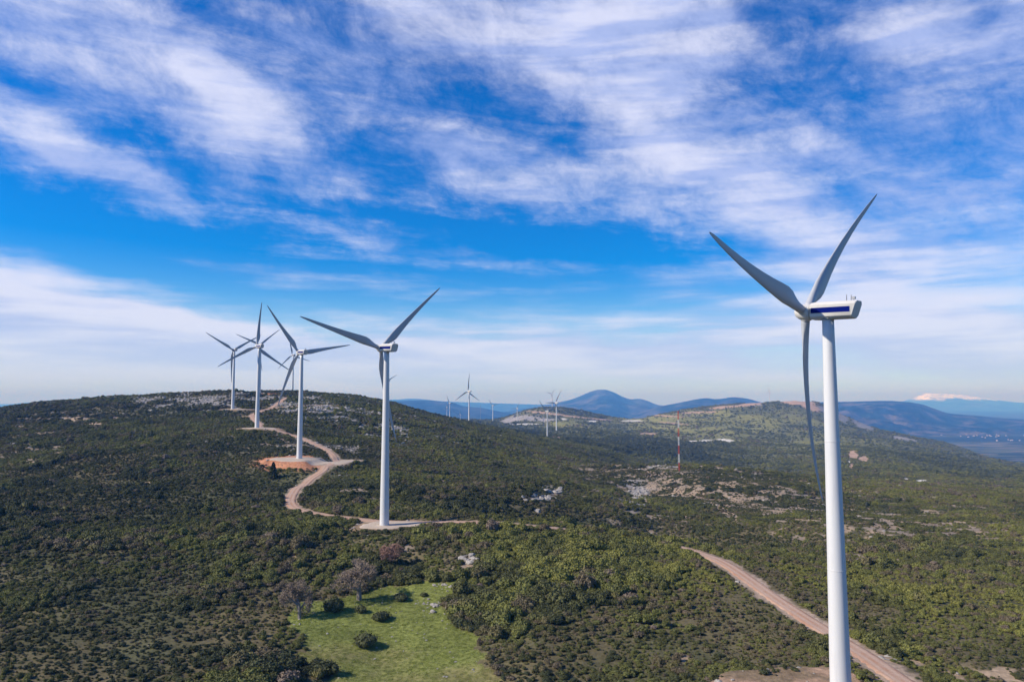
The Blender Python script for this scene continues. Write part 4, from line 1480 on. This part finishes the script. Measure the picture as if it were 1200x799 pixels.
def stones():
    X, Y, S = [], [], []
    n = 260000
    y = np.sqrt(rng.random(n) * (1000**2 - 110**2) + 110**2); x = (rng.random(n) * 2 - 1) * 0.75 * y
    pr = sample(rock, x, y) * 0.55 + sample(bare, x, y) * 0.035 + 0.10 * sstep(3.0, 0.0, sample(PDIST, x, y)) + np.clip(sstep(3.5, 0.6, sample(RDIST, x, y)) * (sample(RDIST, x, y) > 0.4), 0, 1) * 0.05 + 0.0015
    k = rng.random(n) < pr
    X.append(x[k]); Y.append(y[k]); S.append(0.18 + 0.75 * rng.random(int(k.sum())) ** 2.5 * np.clip(y[k] / 350, 0.6, 2.2))
    # meadow stones, thickest near the bare trees and along the right edge
    n = 1600
    x0, y0 = MP.min(0); x1, y1 = MP.max(0)
    x = x0 + (x1 - x0) * rng.random(n); y = y0 + (y1 - y0) * rng.random(n)
    px, py = project(x, y, H(x, y))
    dn = 0.10 + 0.5 * np.exp(-((px - 505) / 25)**2 - ((py - 712) / 25)**2) + 0.3 * np.exp(-((px - 350) / 30)**2 - ((py - 722) / 10)**2) + 0.22 * np.exp(-((px - 410) / 40)**2 - ((py - 735) / 14)**2)
    k = (sample(meadow, x, y) > 0.6) & (rng.random(n) < dn)
    X.append(x[k]); Y.append(y[k]); S.append(0.09 + 0.22 * rng.random(int(k.sum())) ** 2)
    X, Y, S = map(np.concatenate, (X, Y, S))
    ok = (sample(RDIST, X, Y) > 0.3) & ((sample(PDIST, X, Y) > 0.0) | (Y < 125))
    X, Y, S = X[ok], Y[ok], S[ok]
    n = len(X)
    print("stones", n)
    instancer("scattered_stones", "small pale limestone stones strewn over bare ground and meadow", X, Y, H(X, Y), S, 0.8 + 0.5 * rng.random(n), rng.random(n) * 6.28, rng.random(n), rng.integers(0, 6, n), RCOLL)


stones()


# meadow grass blades
def grass():
    V, Fc = [], []
    r = np.random.default_rng(2)
    for i in range(26):
        a = r.random() * 6.28; q = 0.32 * math.sqrt(r.random()); x, y = q * math.cos(a), q * math.sin(a)
        l, w = 0.10 + 0.10 * r.random(), 0.02; b = r.random() * 6.28; dx, dy = math.cos(b), math.sin(b)
        o = len(V)
        V += [(x - dy * w, y + dx * w, -0.02), (x + dy * w, y - dx * w, -0.02), (x + dx * 0.06, y + dy * 0.06, l)]
        Fc.append((o, o + 1, o + 2))
    m = mat_leaf("meadow_grass", [(0.0, (0.180, 0.215, 0.042)), (0.5, (0.215, 0.240, 0.056)), (1.0, (0.26, 0.215, 0.09))], 0.7)
    gc = bpy.data.collections.new("grass_models")
    gc.objects.link(mesh_obj("grass_model", V, Fc, m, link=False))
    n = 13000
    x0, y0 = MP.min(0); x1, y1 = MP.max(0)
    x = x0 + (x1 - x0) * rng.random(n); y = y0 + (y1 - y0) * rng.random(n)
    k = sample(meadow, x, y) > 0.5
    x, y = x[k], y[k]; n = len(x)
    t = np.clip(sstep(0.45, 0.75, fbm(x / 13, y / 13, 4, 41) * 0.7 + sstep(160, 135, y) * 0.2) * 0.9 + (rng.random(n) - 0.5) * 0.3, 0, 1)
    instancer("meadow_grass", "short green grass of the hollow meadow", x, y, H(x, y), 0.8 + 0.7 * rng.random(n), 0.35 + 0.4 * rng.random(n), rng.random(n) * 6.28, t, np.zeros(n, int), gc)


grass()


# far village in the plain
def village():
    mw = principled("village_wall", (0.42, 0.37, 0.32), 0.9)[0]
    mr = principled("village_roof", (0.36, 0.16, 0.10), 0.9)[0]
    r = random.Random(4)
    V, Fc, mi = [], [], []
    spots = [(1095, 509, 34, 1.6, 16), (1150, 511, 40, 1.8, 18), (1060, 506, 20, 1.2, 8), (1190, 516, 20, 2, 6)]
    for (x, y, sx, sy, n) in spots:
        for k in range(n):
            xx, yy = x + r.gauss(0, sx * .5), y + r.gauss(0, sy * .6)
            D = PLAINZ / float(y2z(yy, 1.0))
            if not (4800 < D < 8200): continue
            q = ray(xx, yy, D)
            w, l, h = r.uniform(7, 11), r.uniform(9, 16), r.uniform(4, 6)
            o = len(V)
            a = r.random() * 3.14; c, s = math.cos(a), math.sin(a)
            def P(i, j, z): return (q[0] + i * c * l / 2 - j * s * w / 2, q[1] + i * s * l / 2 + j * c * w / 2, PLAINZ + z)
            V += [P(-1, -1, -1), P(1, -1, -1), P(1, 1, -1), P(-1, 1, -1), P(-1, -1, h), P(1, -1, h), P(1, 1, h), P(-1, 1, h), P(-1, 0, h + 3), P(1, 0, h + 3)]
            for f, m in (((0, 1, 5, 4), 0), ((1, 2, 6, 5), 0), ((2, 3, 7, 6), 0), ((3, 0, 4, 7), 0), ((4, 5, 9, 8), 1), ((6, 7, 8, 9), 1), ((5, 6, 9), 0), ((7, 4, 8), 0)):
                Fc.append(tuple(i + o for i in f)); mi.append(m)
    o = mesh_obj("far_village", V, Fc, mw)
    o.data.materials.append(mr)
    o.data.polygons.foreach_set("material_index", mi)
    tag(o, "specks of pale houses scattered over the far plain", kind="stuff")


village()

# ------------------------------------------------------------------ haze
hb = 47000.0
HTOP = 400.0
V, Fc = box(0, 0, (PLAINZ - 27 + HTOP) / 2, 2 * hb, 2 * hb, HTOP - (PLAINZ - 27))
hm = bpy.data.materials.new("haze_air")
hm.use_nodes = True
hm.node_tree.nodes.clear()
N = NT(hm.node_tree)
pv = N.n('ShaderNodeVolumePrincipled')
pv.inputs['Color'].default_value = (0.12, 0.38, 1.0, 1)
pv.inputs['Density'].default_value = 9.5e-5
pv.inputs['Absorption Color'].default_value = (0.85, 0.85, 0.85, 1)
pv.inputs['Anisotropy'].default_value = 0.0
ho = N.n('ShaderNodeOutputMaterial')
N.lk(pv.outputs[0], ho.inputs['Volume'])
haze = mesh_obj("haze", V, Fc, hm)
tag(haze, "thin blue haze filling the air over the hills", kind="stuff")
